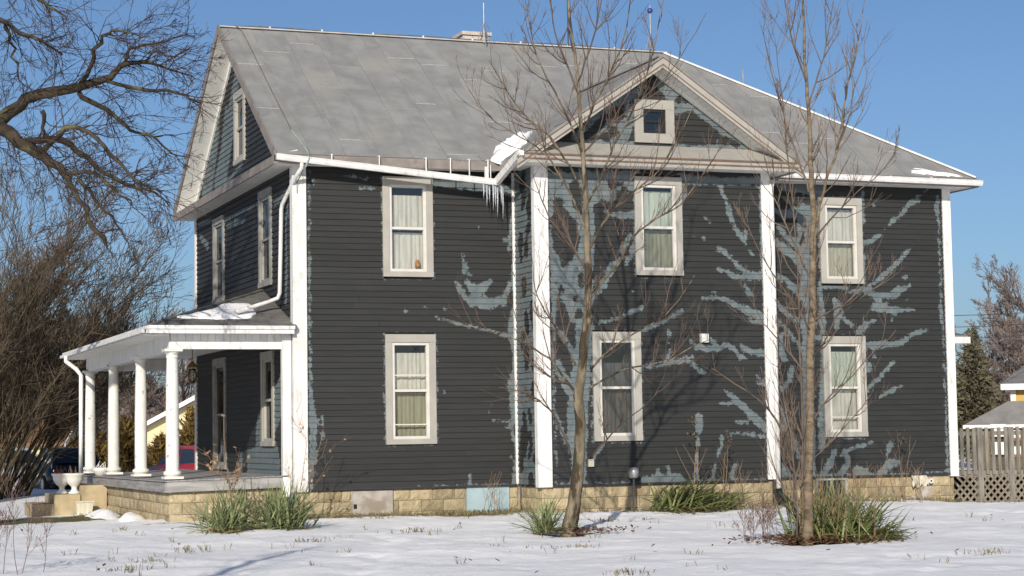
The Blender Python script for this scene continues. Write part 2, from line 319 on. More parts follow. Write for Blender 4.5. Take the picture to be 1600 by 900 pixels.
PB=[[(4.329,5.369,0.091),(5.146,5.418,0.091),(5.977,5.444,0.104)],[(6.858,5.426,0.105),(7.73,5.417,0.07),(8.513,5.442,0.083)],[(6.908,5.369,0.081),(6.9,5.02,0.046),(6.955,5.196,0.058)],[(8.486,5.417,0.059),(8.497,4.887,0.047),(8.494,3.829,0.059),(8.507,2.892,0.035),(8.513,1.727,0.029),(8.492,0.047,0.029)],[(4.352,5.291,0.057),(4.332,4.217,0.056),(4.377,3.992,0.068),(4.386,3.205,0.056),(4.344,2.197,0.034),(4.35,1.193,0.022),(4.352,0.027,0.022)],[(4.423,5.236,0.102),(4.648,4.903,0.079),(4.886,4.625,0.091),(4.966,4.343,0.091)],[(4.654,5.243,0.091),(4.708,4.904,0.045)],[(5.023,5.368,0.194),(5.139,5.03,0.16),(5.044,4.572,0.148),(4.979,3.776,0.17),(4.917,3.097,0.192),(4.93,2.533,0.146),(4.871,1.971,0.191),(4.785,1.3,0.201),(4.772,0.63,0.189),(4.737,0.052,0.178)],[(5.267,5.319,0.172),(5.447,5.038,0.092),(5.635,5.158,0.08),(5.886,5.28,0.104)],[(5.318,4.806,0.034),(5.687,4.724,0.069),(5.912,4.764,0.057)],[(5.683,4.529,0.052),(5.718,4.427,0.051)],[(5.866,4.361,0.057),(5.738,4.187,0.057),(5.546,3.898,0.091),(5.356,3.611,0.08),(5.103,3.268,0.079)],[(5.926,4.248,0.046),(5.859,4.018,0.057),(5.731,3.844,0.034)],[(4.396,4.387,0.045),(4.579,4.504,0.034),(4.823,4.544,0.045)],[(4.401,3.993,0.079),(4.517,3.769,0.124),(4.562,3.544,0.146),(4.617,3.263,0.113),(4.731,2.87,0.068)],[(4.752,3.999,0.09),(4.743,3.547,0.102),(4.676,3.208,0.079)],[(5.17,3.552,0.079),(5.353,3.498,0.057)],[(4.307,2.812,0.039),(4.544,2.589,0.039),(4.742,2.196,0.056)],[(4.323,2.364,0.045),(4.472,1.973,0.078),(4.588,1.749,0.101),(4.729,1.524,0.112)],[(4.34,1.304,0.028),(4.467,1.025,0.039),(4.625,0.499,0.039)],[(5.009,0.38,0.028),(5.296,0.733,0.034),(5.422,0.9,0.028)],[(5.106,2.782,0.056),(5.34,2.851,0.034),(5.6,2.909,0.04)],[(5.712,2.967,0.034),(5.899,3.037,0.046),(6.075,3.106,0.04)],[(5.991,2.684,0.028),(6.204,2.742,0.046),(6.52,2.881,0.04),(6.839,3.044,0.046)],[(6.566,2.698,0.034),(6.589,2.606,0.029)],[(6.026,2.036,0.034),(6.502,2.103,0.057),(6.907,2.171,0.052),(7.069,2.079,0.04),(7.155,1.964,0.04),(7.295,1.94,0.034)],[(6.57,2.331,0.034),(6.528,2.126,0.046)],[(6.882,2.194,0.057),(7.009,2.217,0.034)],[(6.991,2.515,0.034),(7.115,2.389,0.057),(7.574,2.367,0.052),(7.717,2.448,0.046),(7.881,2.332,0.046),(8.007,2.216,0.052),(8.084,2.193,0.035)],[(7.399,2.539,0.04),(7.524,2.424,0.052)],[(8.0,2.425,0.035),(8.101,2.344,0.052),(8.476,2.274,0.07)],[(7.657,1.616,0.035),(7.82,1.477,0.052),(8.009,1.325,0.069),(8.262,1.091,0.081),(8.464,0.915,0.081)],[(7.548,1.387,0.023),(7.792,1.385,0.029)],[(7.873,1.05,0.04),(8.079,1.036,0.04)],[(7.765,0.832,0.034),(7.867,0.831,0.029)],[(7.945,0.841,0.035),(8.461,0.776,0.04)],[(8.31,1.902,0.023),(8.461,1.727,0.046)],[(8.293,1.751,0.029),(8.487,1.727,0.035)],[(7.65,5.333,0.047),(7.748,5.102,0.035),(7.82,4.893,0.047),(7.891,4.637,0.053),(8.016,4.465,0.053),(8.141,4.28,0.035)],[(8.16,4.503,0.035),(8.129,4.315,0.041)],[(7.352,4.741,0.029),(7.453,4.662,0.029)],[(7.129,4.492,0.017),(7.141,4.481,0.017)],[(7.126,4.376,0.023),(7.138,4.365,0.023)],[(7.266,4.356,0.029),(7.33,4.357,0.029)],[(7.582,4.187,0.041),(7.722,4.12,0.052),(7.849,4.017,0.041),(7.974,3.868,0.058),(8.152,3.742,0.058),(8.515,3.665,0.082)],[(7.585,3.804,0.041),(7.752,3.771,0.047),(7.917,3.669,0.058),(8.268,3.685,0.07)],[(8.107,3.519,0.029),(8.194,3.38,0.064),(8.246,3.358,0.047)],[(7.264,3.278,0.035),(7.521,3.292,0.035),(7.802,3.225,0.058),(8.121,3.065,0.082),(8.495,2.927,0.093)],[(7.459,3.407,0.023),(7.51,3.396,0.023)],[(8.228,4.141,0.041),(8.292,4.072,0.035)],[(8.155,2.89,0.035),(8.492,2.834,0.047)],[(7.122,1.139,0.08),(7.131,0.99,0.08),(7.101,0.796,0.051),(7.07,0.591,0.029),(7.044,0.045,0.051)],[(7.571,0.778,0.046),(7.567,0.64,0.052),(7.473,0.447,0.023),(7.374,0.038,0.04)],[(7.814,0.269,0.04),(7.743,0.029,0.057)],[(6.019,0.023,0.079),(6.33,0.061,0.102),(6.705,0.052,0.091),(6.804,0.005,0.034)],[(6.309,0.231,0.034),(6.307,0.129,0.045)],[(6.509,0.261,0.034),(6.518,0.125,0.045)],[(4.376,0.005,0.017),(5.956,0.002,0.017),(7.208,0.007,0.023),(8.426,0.002,0.017)],[(6.562,2.503,0.029),(6.553,2.652,0.029)],[(5.882,3.39,0.017),(5.894,3.379,0.017)],[(8.245,2.868,0.029),(8.284,2.844,0.029)],[(5.952,5.443,0.029),(6.86,5.472,0.029)],[(6.86,5.472,0.029),(6.854,3.666,0.029)],[(6.854,3.666,0.029),(5.95,3.653,0.029)],[(5.95,3.653,0.029),(5.952,5.443,0.029)],[(5.079,2.658,0.028),(6.015,2.661,0.028)],[(6.015,2.661,0.028),(6.01,0.722,0.028)],[(6.01,0.722,0.028),(5.077,0.737,0.028)],[(5.077,0.737,0.028),(5.079,2.658,0.028)]]
PBh=[[(4.8,5.225,0.102),(4.868,4.965,0.091)],[(4.49,4.921,0.102),(4.513,4.831,0.068)],[(4.436,4.603,0.113),(4.702,4.541,0.147)],[(4.493,4.423,0.158),(4.697,4.314,0.192)],[(4.525,4.164,0.147),(4.619,4.019,0.136)],[(4.58,3.883,0.056),(4.579,3.838,0.045)],[(5.258,4.85,0.103),(5.277,4.577,0.103)],[(5.521,4.446,0.228),(5.429,4.181,0.194)],[(5.462,4.011,0.091),(5.525,4.069,0.114)],[(5.646,5.101,0.034),(5.772,5.196,0.069)],[(5.445,4.947,0.034),(5.455,4.867,0.034)],[(5.667,4.93,0.023),(5.679,4.918,0.023)],[(5.779,4.955,0.052),(5.792,4.944,0.046)],[(5.173,3.665,0.079),(5.271,3.667,0.068)],[(4.892,3.662,0.057),(4.888,3.492,0.051)],[(4.524,3.454,0.045),(4.51,3.375,0.045)],[(4.505,3.094,0.079),(4.526,2.925,0.124)],[(4.786,3.254,0.051),(4.786,3.242,0.051)],[(4.842,3.006,0.068),(4.829,2.938,0.056)],[(5.185,3.043,0.124),(5.156,2.816,0.045)],[(4.444,2.42,0.078),(4.441,2.252,0.078)],[(4.43,1.638,0.045),(4.448,1.303,0.056)],[(5.137,3.722,0.028),(5.195,3.552,0.034)],[(4.531,0.634,0.067),(4.558,0.134,0.1)],[(5.042,0.179,0.078),(5.039,0.045,0.067)]]
PC=[[(9.488,5.588,0.123),(9.831,5.549,0.136),(10.356,5.49,0.149)],[(9.404,5.045,0.061),(9.608,4.989,0.086),(9.954,5.059,0.123),(10.301,5.068,0.124)],[(9.361,4.493,0.061),(9.522,4.374,0.098),(9.791,4.195,0.086),(10.087,3.955,0.147)],[(9.464,4.74,0.049),(9.731,4.501,0.074),(10.097,4.262,0.098)],[(9.369,3.822,0.055),(9.639,3.703,0.061),(10.069,3.341,0.123)],[(10.024,5.061,0.16),(10.032,3.954,0.135),(10.058,2.974,0.147),(10.021,1.754,0.134),(10.012,0.54,0.145),(9.967,-0.04,0.157)],[(9.328,3.334,0.061),(9.621,3.093,0.061),(9.958,2.851,0.073)],[(9.345,2.97,0.049),(9.613,2.788,0.049),(9.876,2.424,0.061)],[(9.302,2.423,0.085),(9.396,2.363,0.061)],[(9.314,1.878,0.048),(9.47,1.636,0.048),(9.612,1.817,0.061),(9.673,2.059,0.061)],[(9.528,2.241,0.085),(9.403,2.605,0.073),(9.542,2.727,0.049)],[(9.303,1.516,0.048),(9.497,1.152,0.054),(9.687,0.666,0.048),(9.813,0.302,0.048)],[(9.357,1.033,0.048),(9.622,0.788,0.048),(9.818,0.483,0.072)],[(9.279,0.673,0.06),(9.296,0.311,0.048),(9.467,0.128,0.084),(9.736,0.002,0.048)],[(10.326,3.589,0.055),(10.376,2.976,0.074),(10.353,2.241,0.049),(10.282,1.265,0.061),(10.273,0.535,0.073)],[(11.25,4.457,0.044),(11.479,4.524,0.056),(11.711,4.653,0.038)],[(11.786,4.755,0.025),(11.992,4.923,0.057),(12.213,5.079,0.057),(12.364,5.272,0.057),(12.569,5.315,0.044)],[(12.423,5.286,0.063),(12.542,5.39,0.025),(12.81,5.562,0.013)],[(11.162,3.5,0.043),(11.421,3.627,0.043),(11.741,3.855,0.056),(12.035,4.084,0.056),(12.303,4.339,0.044),(12.42,4.404,0.019)],[(10.355,3.626,0.049),(10.954,3.596,0.043)],[(10.952,3.522,0.031),(11.305,3.539,0.056),(11.585,3.455,0.075),(12.013,3.459,0.062)],[(11.842,3.457,0.062),(12.089,3.585,0.075),(12.307,3.637,0.038)],[(11.521,3.23,0.087),(11.861,3.183,0.075),(12.147,3.186,0.044),(12.377,3.187,0.044)],[(11.554,3.38,0.05),(11.607,3.256,0.075),(11.794,3.307,0.031)],[(11.931,3.134,0.062),(11.986,3.085,0.031)],[(10.665,3.322,0.086),(10.728,3.101,0.099),(10.664,2.83,0.061)],[(10.795,3.003,0.037),(10.892,2.954,0.043),(11.001,2.881,0.049)],[(11.137,2.733,0.062),(11.283,2.882,0.087),(11.355,2.919,0.05),(11.527,2.982,0.025)],[(11.299,2.511,0.062),(11.482,2.474,0.087),(11.767,2.512,0.074),(12.053,2.525,0.068),(12.272,2.65,0.044),(12.419,2.738,0.05),(12.681,2.801,0.044)],[(11.463,2.351,0.037),(11.475,2.276,0.037)],[(11.297,2.018,0.062),(11.424,2.03,0.037)],[(11.372,2.141,0.031),(11.397,2.054,0.056)],[(11.297,1.599,0.037),(11.415,1.746,0.055),(11.56,1.844,0.056),(11.706,1.992,0.049),(11.795,2.09,0.037),(11.912,2.177,0.031)],[(11.59,1.498,0.037),(11.807,1.595,0.049),(12.067,1.705,0.031)],[(10.67,0.383,0.03),(10.812,0.478,0.037),(11.066,0.546,0.037),(11.392,0.627,0.031)],[(10.271,0.026,0.085),(10.457,0.229,0.073),(10.548,0.482,0.049)],[(10.659,0.018,0.073),(10.847,0.257,0.061),(10.784,0.466,0.043)],[(10.995,0.096,0.098),(11.189,0.031,0.11)],[(11.556,0.047,0.073),(11.759,0.203,0.098),(11.931,0.236,0.062)],[(11.678,0.327,0.031),(11.772,0.572,0.074),(11.802,0.633,0.031)],[(11.559,5.213,0.044),(11.602,5.214,0.038)],[(12.556,4.558,0.025),(12.571,4.558,0.025)],[(12.578,4.369,0.013),(12.578,4.357,0.013)],[(12.198,3.824,0.038),(12.256,3.837,0.038)],[(11.897,2.984,0.031),(11.899,3.034,0.025)],[(12.24,3.361,0.019),(12.239,3.349,0.019)],[(13.028,5.518,0.025),(12.987,5.2,0.057),(13.021,4.947,0.025),(13.022,3.368,0.031),(13.003,3.242,0.05),(13.042,2.74,0.025),(13.045,0.053,0.031)],[(11.321,4.907,0.05),(11.305,4.844,0.037),(11.34,5.469,0.025)],[(11.313,4.222,0.037),(11.311,3.725,0.031)],[(9.329,0.023,0.036),(10.492,0.021,0.024),(11.894,0.003,0.018),(13.073,0.028,0.019)],[(10.214,2.644,0.061),(10.296,2.608,0.049)],[(10.351,5.329,0.031),(11.279,5.355,0.031)],[(11.279,5.355,0.031),(11.267,3.675,0.031)],[(11.267,3.675,0.031),(10.342,3.663,0.031)],[(10.342,3.663,0.031),(10.351,5.329,0.031)],[(10.366,2.657,0.031),(11.276,2.659,0.031)],[(11.276,2.659,0.031),(11.254,0.727,0.031)],[(11.254,0.727,0.031),(10.349,0.741,0.03)],[(10.349,0.741,0.03),(10.366,2.657,0.031)]]
PCh=[[(9.575,5.271,0.123),(9.89,5.23,0.086)],[(9.781,4.809,0.086),(9.695,4.66,0.061)],[(9.46,4.129,0.086),(9.537,3.946,0.098)],[(9.782,3.889,0.061),(9.832,3.706,0.061)],[(9.468,3.457,0.085),(9.769,3.436,0.049)],[(10.011,4.63,0.037),(9.964,4.444,0.037)],[(9.482,2.059,0.061),(9.375,2.12,0.048)],[(9.741,2.484,0.073),(9.802,2.241,0.061)],[(9.757,1.634,0.085),(9.787,1.27,0.085)],[(9.901,3.278,0.049),(9.965,3.095,0.049)],[(10.259,3.22,0.037),(10.244,2.73,0.049)],[(9.827,0.785,0.036),(9.822,0.603,0.036)]]
PG=[[(4.85,5.956,0.114),(5.901,5.995,0.081)],[(4.853,6.105,0.091),(5.225,6.291,0.126),(5.598,6.364,0.115),(5.911,6.434,0.104)],[(5.043,6.398,0.069),(5.481,6.704,0.092),(5.921,6.898,0.093),(6.302,7.09,0.082),(6.52,7.217,0.07)],[(6.557,7.16,0.129),(6.742,6.936,0.152),(6.891,6.767,0.105)],[(6.799,6.646,0.058),(7.121,6.777,0.094),(7.374,6.612,0.07),(7.754,6.334,0.082),(8.139,6.149,0.083)],[(6.746,6.026,0.035),(7.488,6.031,0.047),(8.202,6.057,0.047)],[(5.591,6.018,0.138),(5.781,6.198,0.115),(5.916,6.666,0.116)],[(7.272,6.163,0.029),(7.285,6.152,0.029)],[(7.62,6.165,0.024),(7.633,6.153,0.024)]]
PGh=[[(6.433,7.294,0.058),(6.238,7.029,0.047)],[(6.337,6.975,0.151),(6.424,6.898,0.093)],[(5.351,6.411,0.069),(5.099,6.148,0.103)],[(5.571,6.247,0.081),(5.469,6.128,0.069)],[(5.726,6.542,0.069),(5.661,6.424,0.046)],[(4.79,5.988,0.057),(5.036,6.032,0.069)],[(7.048,6.423,0.152),(7.172,6.253,0.211),(7.428,6.216,0.153)],[(6.933,6.945,0.047),(6.841,6.823,0.047)],[(7.879,6.139,0.059),(8.007,6.097,0.047)]]
PE_bare_lit=[[(6.043,8.085,0.262),(6.693,7.267,0.596),(7.364,6.291,0.604)],[(4.542,7.822,0.252),(5.148,7.03,0.383),(5.771,6.217,0.388)],[(5.443,7.334,0.193),(5.763,6.605,0.259),(6.398,6.036,0.262)],[(4.423,7.928,0.088),(4.783,7.483,0.063)],[(4.007,6.171,0.05),(5.777,5.932,0.052)],[(8.257,5.419,0.055),(7.053,5.385,0.053)],[(8.124,5.159,0.068),(7.324,4.879,0.093)],[(5.669,5.248,0.045),(2.669,5.234,0.042)],[(5.43,5.081,0.051),(4.603,5.083,0.063),(3.81,5.035,0.043)],[(6.118,4.374,0.065),(5.806,4.54,0.051)],[(1.403,5.087,0.058),(0.211,5.172,0.067)],[(1.071,4.739,0.034),(0.361,4.774,0.045)],[(0.35,5.167,0.045),(0.555,4.514,0.056),(0.527,3.835,0.079),(0.59,3.278,0.078)],[(0.275,2.922,0.111),(0.432,2.263,0.067)],[(0.294,2.257,0.222),(1.014,1.609,0.338),(2.518,0.94,0.468),(1.53,0.365,0.455),(4.144,0.277,0.365)]]  # end wall: bare strokes, plus pale ones painting sunlight on gable and porch wall
T1=[[(2.405,-6.467,-0.61,0.1753),(2.429,-6.494,-0.38,0.143),(2.469,-6.527,-0.151,0.1245),(2.516,-6.581,0.308,0.1107),(2.529,-6.615,0.676,0.1061),(2.542,-6.65,1.043,0.1015),(2.503,-6.664,1.412,0.0969),(2.551,-6.711,1.779,0.0922),(2.572,-6.749,2.146,0.0876),(2.611,-6.793,2.514,0.083),(2.623,-6.834,2.973,0.0784),(2.609,-6.865,3.433,0.0738),(2.595,-6.897,3.893,0.0646),(2.573,-6.925,4.354,0.06),(2.541,-6.95,4.814,0.0507),(2.501,-6.972,5.274,0.0461),(2.47,-6.997,5.735,0.0415),(2.422,-7.016,6.195,0.0369),(2.356,-7.028,6.656,0.0323),(2.307,-7.047,7.117,0.0277),(2.266,-7.075,7.669,0.0184),(2.259,-7.124,8.313,0.0092)],[(2.503,-6.666,1.43,0.0369),(2.382,-6.531,1.647,0.0324),(2.242,-6.393,1.912,0.0279),(2.041,-6.227,2.105,0.0233),(1.785,-6.038,2.273,0.0187),(1.323,-5.668,2.46,0.0141),(0.899,-5.308,2.621,0.0095)],[(2.472,-6.69,1.872,0.0369),(2.31,-6.755,2.1,0.0276),(2.078,-6.906,2.394,0.0228),(1.849,-7.053,2.63,0.0181),(1.708,-7.129,2.895,0.0135),(1.598,-7.234,3.382,0.009)],[(2.418,-6.563,0.54,0.0277),(2.236,-6.735,0.863,0.0229),(2.038,-6.899,1.156,0.0227),(1.759,-7.025,1.355,0.0181),(1.459,-7.138,1.481,0.0134),(1.095,-7.221,1.543,0.0089)],[(2.657,-6.732,1.538,0.0323),(2.916,-6.623,1.651,0.0279),(3.383,-6.49,1.831,0.0235),(3.993,-6.402,1.908,0.019),(4.415,-6.362,2.119,0.0143),(4.815,-6.309,2.267,0.0096)],[(2.68,-6.762,1.804,0.0323),(2.806,-7.041,2.032,0.0275),(3.075,-7.483,2.302,0.0227),(3.254,-7.883,2.452,0.0179),(3.417,-8.177,2.703,0.0133),(3.578,-8.371,3.046,0.0089)],[(2.677,-6.659,0.526,0.0231),(2.756,-7.028,0.763,0.0183),(2.87,-7.303,0.996,0.0181),(3.016,-7.695,1.205,0.0134),(3.181,-7.991,1.465,0.0089)],[(2.651,-6.833,2.835,0.0415),(2.925,-6.744,3.123,0.0372),(3.202,-6.653,3.369,0.0327),(3.455,-6.562,3.74,0.0283),(3.903,-6.433,4.059,0.0238),(4.317,-6.39,4.276,0.0192),(4.74,-6.374,4.775,0.0145),(5.052,-6.418,5.218,0.0097)],[(2.625,-6.879,3.525,0.0369),(2.733,-7.16,3.868,0.0321),(2.848,-7.436,4.107,0.0273),(3.021,-7.839,4.327,0.0225),(3.188,-8.131,4.539,0.0179),(3.348,-8.438,4.95,0.0133),(3.507,-8.641,5.416,0.0088)],[(2.609,-6.927,4.215,0.0369),(2.864,-6.84,4.606,0.0325),(3.112,-6.757,5.096,0.0281),(3.367,-6.779,5.528,0.0235),(3.579,-6.789,6.011,0.0188),(3.789,-6.814,6.686,0.0142),(3.955,-6.831,7.461,0.0095)],[(2.596,-6.89,3.801,0.0323),(2.325,-7.038,4.24,0.0275),(2.032,-7.174,4.628,0.0227),(1.744,-7.3,4.875,0.0181),(1.418,-7.405,5.028,0.0134),(1.011,-7.484,5.225,0.0133),(0.725,-7.504,5.479,0.0089)],[(2.574,-6.918,4.262,0.0323),(2.464,-6.597,4.766,0.028),(2.27,-6.347,5.219,0.0235),(1.985,-6.056,5.585,0.0189),(1.749,-5.893,5.984,0.0142),(1.555,-5.75,6.432,0.0095)],[(2.532,-6.954,4.906,0.0323),(2.27,-7.105,5.337,0.0275),(2.013,-7.152,5.78,0.0228),(1.758,-7.199,6.219,0.0182),(1.589,-7.285,6.744,0.0136),(1.522,-7.31,7.377,0.0091)],[(2.511,-6.968,5.182,0.0323),(2.765,-6.888,5.673,0.0279),(3.056,-6.822,6.169,0.0234),(3.266,-6.831,6.653,0.0188),(3.388,-6.816,7.235,0.0141),(3.425,-6.875,7.798,0.0094)],[(2.47,-6.997,5.735,0.0277),(2.366,-6.784,6.235,0.0232),(2.25,-6.673,6.721,0.0186),(2.211,-6.59,7.209,0.014),(2.187,-6.626,7.769,0.0094)],[(2.451,-7.004,5.919,0.0277),(2.516,-7.276,6.337,0.0229),(2.601,-7.449,6.771,0.0183),(2.641,-7.613,7.292,0.0136)],[(2.621,-6.848,3.157,0.0277),(2.56,-6.429,3.566,0.0234),(2.403,-6.083,3.976,0.0189),(2.293,-5.86,4.38,0.0143),(2.208,-5.753,4.774,0.0096)],[(2.523,-6.951,4.906,0.0277),(2.705,-7.361,5.177,0.0228),(2.964,-7.803,5.485,0.0181),(3.299,-8.17,5.846,0.0134),(3.544,-8.402,6.269,0.0089),(3.746,-8.618,6.688,0.0089)]]
T2=[[(4.431,-9.837,-0.628,0.0969),(4.436,-9.86,-0.359,0.0758),(4.43,-9.898,0.144,0.0716),(4.432,-9.939,0.648,0.0716),(4.442,-9.983,1.152,0.0674),(4.434,-10.033,1.824,0.0674),(4.458,-10.096,2.495,0.0632),(4.45,-10.146,3.167,0.059),(4.451,-10.194,3.755,0.0505),(4.414,-10.22,4.259,0.0421),(4.391,-10.258,4.847,0.0379),(4.363,-10.281,5.267,0.0337),(4.326,-10.301,5.688,0.0295),(4.305,-10.333,6.192,0.0253),(4.289,-10.381,6.864,0.0168),(4.29,-10.428,7.452,0.0084)],[(4.423,-9.738,-0.49,0.0296),(4.408,-9.782,0.143,0.0296),(4.426,-9.776,0.648,0.0254),(4.425,-9.79,1.494,0.0255),(4.391,-9.845,2.341,0.0212),(4.36,-9.887,3.018,0.017),(4.304,-9.92,3.696,0.017),(4.288,-9.863,4.388,0.0128),(4.225,-9.893,5.068,0.0128),(4.176,-9.824,5.768,0.0086),(4.088,-9.846,6.452,0.0064)],[(4.452,-10.134,2.999,0.0379),(4.451,-10.286,3.575,0.0378),(4.495,-10.329,3.909,0.0336),(4.535,-10.475,4.213,0.0334),(4.626,-10.533,4.519,0.0292),(4.669,-10.573,4.81,0.0251),(4.684,-10.717,5.209,0.0208),(4.78,-10.792,5.705,0.0166),(4.802,-10.939,6.098,0.0124),(4.852,-10.99,6.511,0.0083)],[(4.626,-10.533,4.519,0.0209),(4.661,-10.788,4.861,0.0166),(4.683,-10.934,5.255,0.0124),(4.781,-11.109,5.646,0.0082)],[(4.401,-10.195,4.007,0.0253),(4.334,-9.999,4.542,0.0212),(4.217,-9.89,5.068,0.017),(4.097,-9.788,5.684,0.0128),(4.016,-9.7,6.304,0.0086)],[(4.481,-9.542,-0.525,0.0256),(4.42,-9.552,-0.117,0.0256),(4.327,-9.659,0.311,0.0255),(4.179,-9.745,0.736,0.0211),(4.017,-9.815,1.033,0.0211),(3.754,-9.845,1.287,0.0168),(3.431,-9.848,1.498,0.0125),(3.071,-9.838,1.708,0.0083)],[(4.206,-9.976,-0.514,0.0209),(4.185,-10.008,-0.014,0.0209),(4.082,-10.13,0.654,0.0166),(3.95,-10.228,1.153,0.0166),(3.851,-10.331,1.564,0.0124),(3.721,-10.422,1.973,0.0082)],[(4.438,-10.008,1.488,0.0253),(4.374,-9.691,1.838,0.0213),(4.266,-9.458,2.105,0.0172),(4.115,-9.21,2.377,0.013),(3.92,-8.939,2.567,0.0087)],[(4.446,-10.064,2.159,0.0253),(4.115,-10.288,2.479,0.0208),(3.735,-10.492,2.793,0.0165),(3.445,-10.623,3.106,0.0122),(3.157,-10.761,3.495,0.0081)],[(4.454,-10.121,2.831,0.0253),(4.397,-9.815,3.282,0.0213),(4.304,-9.602,3.731,0.0172),(4.256,-9.407,4.186,0.013),(4.175,-9.312,4.72,0.0087)],[(4.476,-10.089,2.327,0.0253),(4.846,-9.917,2.467,0.0213),(5.278,-9.768,2.61,0.0172),(5.703,-9.73,2.834,0.013),(6.011,-9.648,3.063,0.0088)],[(4.475,-9.982,0.983,0.0211),(4.519,-10.345,1.311,0.0166),(4.687,-10.64,1.55,0.0124),(4.826,-10.818,1.791,0.0123),(4.949,-11.096,2.024,0.0082)],[(4.465,-9.938,0.48,0.0211),(4.866,-9.785,0.726,0.017),(5.244,-9.739,1.062,0.0129),(5.534,-9.767,1.403,0.0086)],[(4.466,-10.045,1.823,0.0211),(4.421,-10.475,2.054,0.0166),(4.472,-10.733,2.371,0.0123),(4.52,-10.996,2.763,0.0082)],[(4.437,-10.268,3.408,0.0252),(4.558,-10.657,3.705,0.0166),(4.685,-10.936,3.925,0.0123),(4.848,-11.228,4.141,0.0082),(4.983,-11.403,4.368,0.0061)],[(4.365,-10.269,5.099,0.0211),(4.6,-10.185,5.638,0.017),(4.763,-10.181,6.164,0.0128),(4.836,-10.255,6.757,0.0085)],[(4.345,-10.288,5.436,0.0211),(4.085,-10.443,5.903,0.0167),(3.937,-10.533,6.383,0.0125),(3.869,-10.547,6.882,0.0083)]]
OAK=[[(-7.453,0.351,-1.698,0.3253),(-7.393,0.086,1.341,0.2846),(-7.274,-0.119,3.365,0.2643),(-7.098,-0.289,4.68,0.2338),(-6.975,-0.472,6.4,0.2033),(-6.898,-0.622,7.919,0.1626),(-6.778,-0.828,9.943,0.122)],[(-7.054,-0.33,4.983,0.1525),(-6.277,-0.325,5.317,0.1437),(-5.592,-0.4,5.746,0.1343),(-4.984,-0.332,6.094,0.1199),(-4.575,-0.302,6.487,0.1049),(-4.219,-0.337,6.604,0.0947),(-3.713,-0.427,6.719,0.0792),(-3.254,-0.504,6.888,0.0635),(-3.017,-0.501,7.088,0.0478),(-2.677,-0.526,7.155,0.032),(-2.308,-0.549,7.062,0.0214),(-1.886,-0.589,6.941,0.0107)],[(-7.098,-0.289,4.68,0.1423),(-6.268,-0.971,5.332,0.1309),(-5.582,-1.473,5.74,0.125),(-5.124,-1.752,5.766,0.1146),(-4.841,-1.839,5.538,0.1047),(-4.511,-1.943,5.309,0.0847),(-4.194,-2.147,5.041,0.0596),(-4.018,-2.294,4.728,0.0446),(-3.843,-2.434,4.319,0.0395),(-3.645,-2.581,3.902,0.0344)],[(-4.841,-1.839,5.538,0.0648),(-4.478,-1.658,5.603,0.0604),(-4.156,-1.461,5.645,0.0559),(-3.743,-1.382,5.414,0.046),(-3.437,-1.369,5.168,0.0359),(-3.082,-1.378,4.971,0.0309),(-2.677,-1.414,4.874,0.0207),(-2.365,-1.405,4.65,0.0104)],[(-4.559,-1.93,5.359,0.0498),(-4.287,-2.477,5.59,0.0393),(-4.154,-2.748,5.677,0.0391),(-3.838,-3.063,5.47,0.034),(-3.531,-3.251,5.064,0.029),(-3.227,-3.447,4.756,0.0193),(-2.972,-3.636,4.595,0.0096)],[(-3.761,-0.401,6.614,0.0475),(-3.267,-0.244,6.368,0.0426),(-2.831,-0.167,6.058,0.0268),(-2.443,-0.092,5.993,0.0216),(-2.22,-0.05,5.762,0.0162),(-1.895,-0.056,5.664,0.0109)],[(-3.253,-0.498,6.809,0.0371),(-2.74,-0.888,6.621,0.0316),(-2.363,-1.133,6.597,0.0262),(-2.135,-1.316,6.481,0.0209),(-1.908,-1.493,6.304,0.0104)],[(-3.689,-0.441,6.781,0.0422),(-3.589,-0.827,7.131,0.0366),(-3.426,-1.125,7.425,0.0312),(-3.224,-1.313,7.504,0.0207),(-2.899,-1.529,7.36,0.0103)],[(-4.021,-2.309,4.926,0.0347),(-3.79,-2.061,4.763,0.03),(-3.536,-2.025,4.472,0.0251),(-3.33,-1.98,4.28,0.0201),(-3.146,-1.92,4.011,0.0101)],[(-3.017,-0.501,7.088,0.0319),(-2.913,-0.348,7.365,0.0267),(-2.63,-0.251,7.508,0.0215),(-2.259,-0.287,7.576,0.0162),(-1.888,-0.332,7.752,0.0108)],[(-6.894,-0.599,7.615,0.0915),(-6.007,-0.499,7.585,0.0721),(-5.315,-0.553,7.719,0.057),(-5.003,-0.457,7.747,0.0469),(-4.686,-0.348,7.587,0.0367),(-4.328,-0.363,7.445,0.0263),(-3.967,-0.375,7.249,0.0158)],[(-4.954,-0.472,7.705,0.0365),(-4.817,-0.392,7.412,0.0261),(-4.729,-0.291,7.065,0.021),(-4.602,-0.309,6.696,0.0105)],[(-6.936,-0.547,7.16,0.0915),(-6.07,-1.366,8.014,0.0702),(-5.356,-2.059,8.008,0.0545),(-4.819,-2.452,7.756,0.0344),(-4.46,-2.675,7.531,0.0245),(-4.241,-2.845,7.31,0.0098)],[(-4.315,-0.278,6.317,0.0421),(-4.237,-0.072,6.059,0.0318),(-4.321,0.09,5.759,0.0212),(-4.156,0.16,5.453,0.016)],[(-2.677,-0.526,7.155,0.0213),(-2.514,-0.812,7.298,0.0159),(-2.283,-0.994,7.169,0.0158),(-2.007,-1.215,7.302,0.0105)],[(-4.194,-2.145,5.017,0.0348),(-3.819,-2.604,4.993,0.0295),(-3.57,-2.888,4.718,0.0244),(-3.263,-3.088,4.457,0.0146)]]
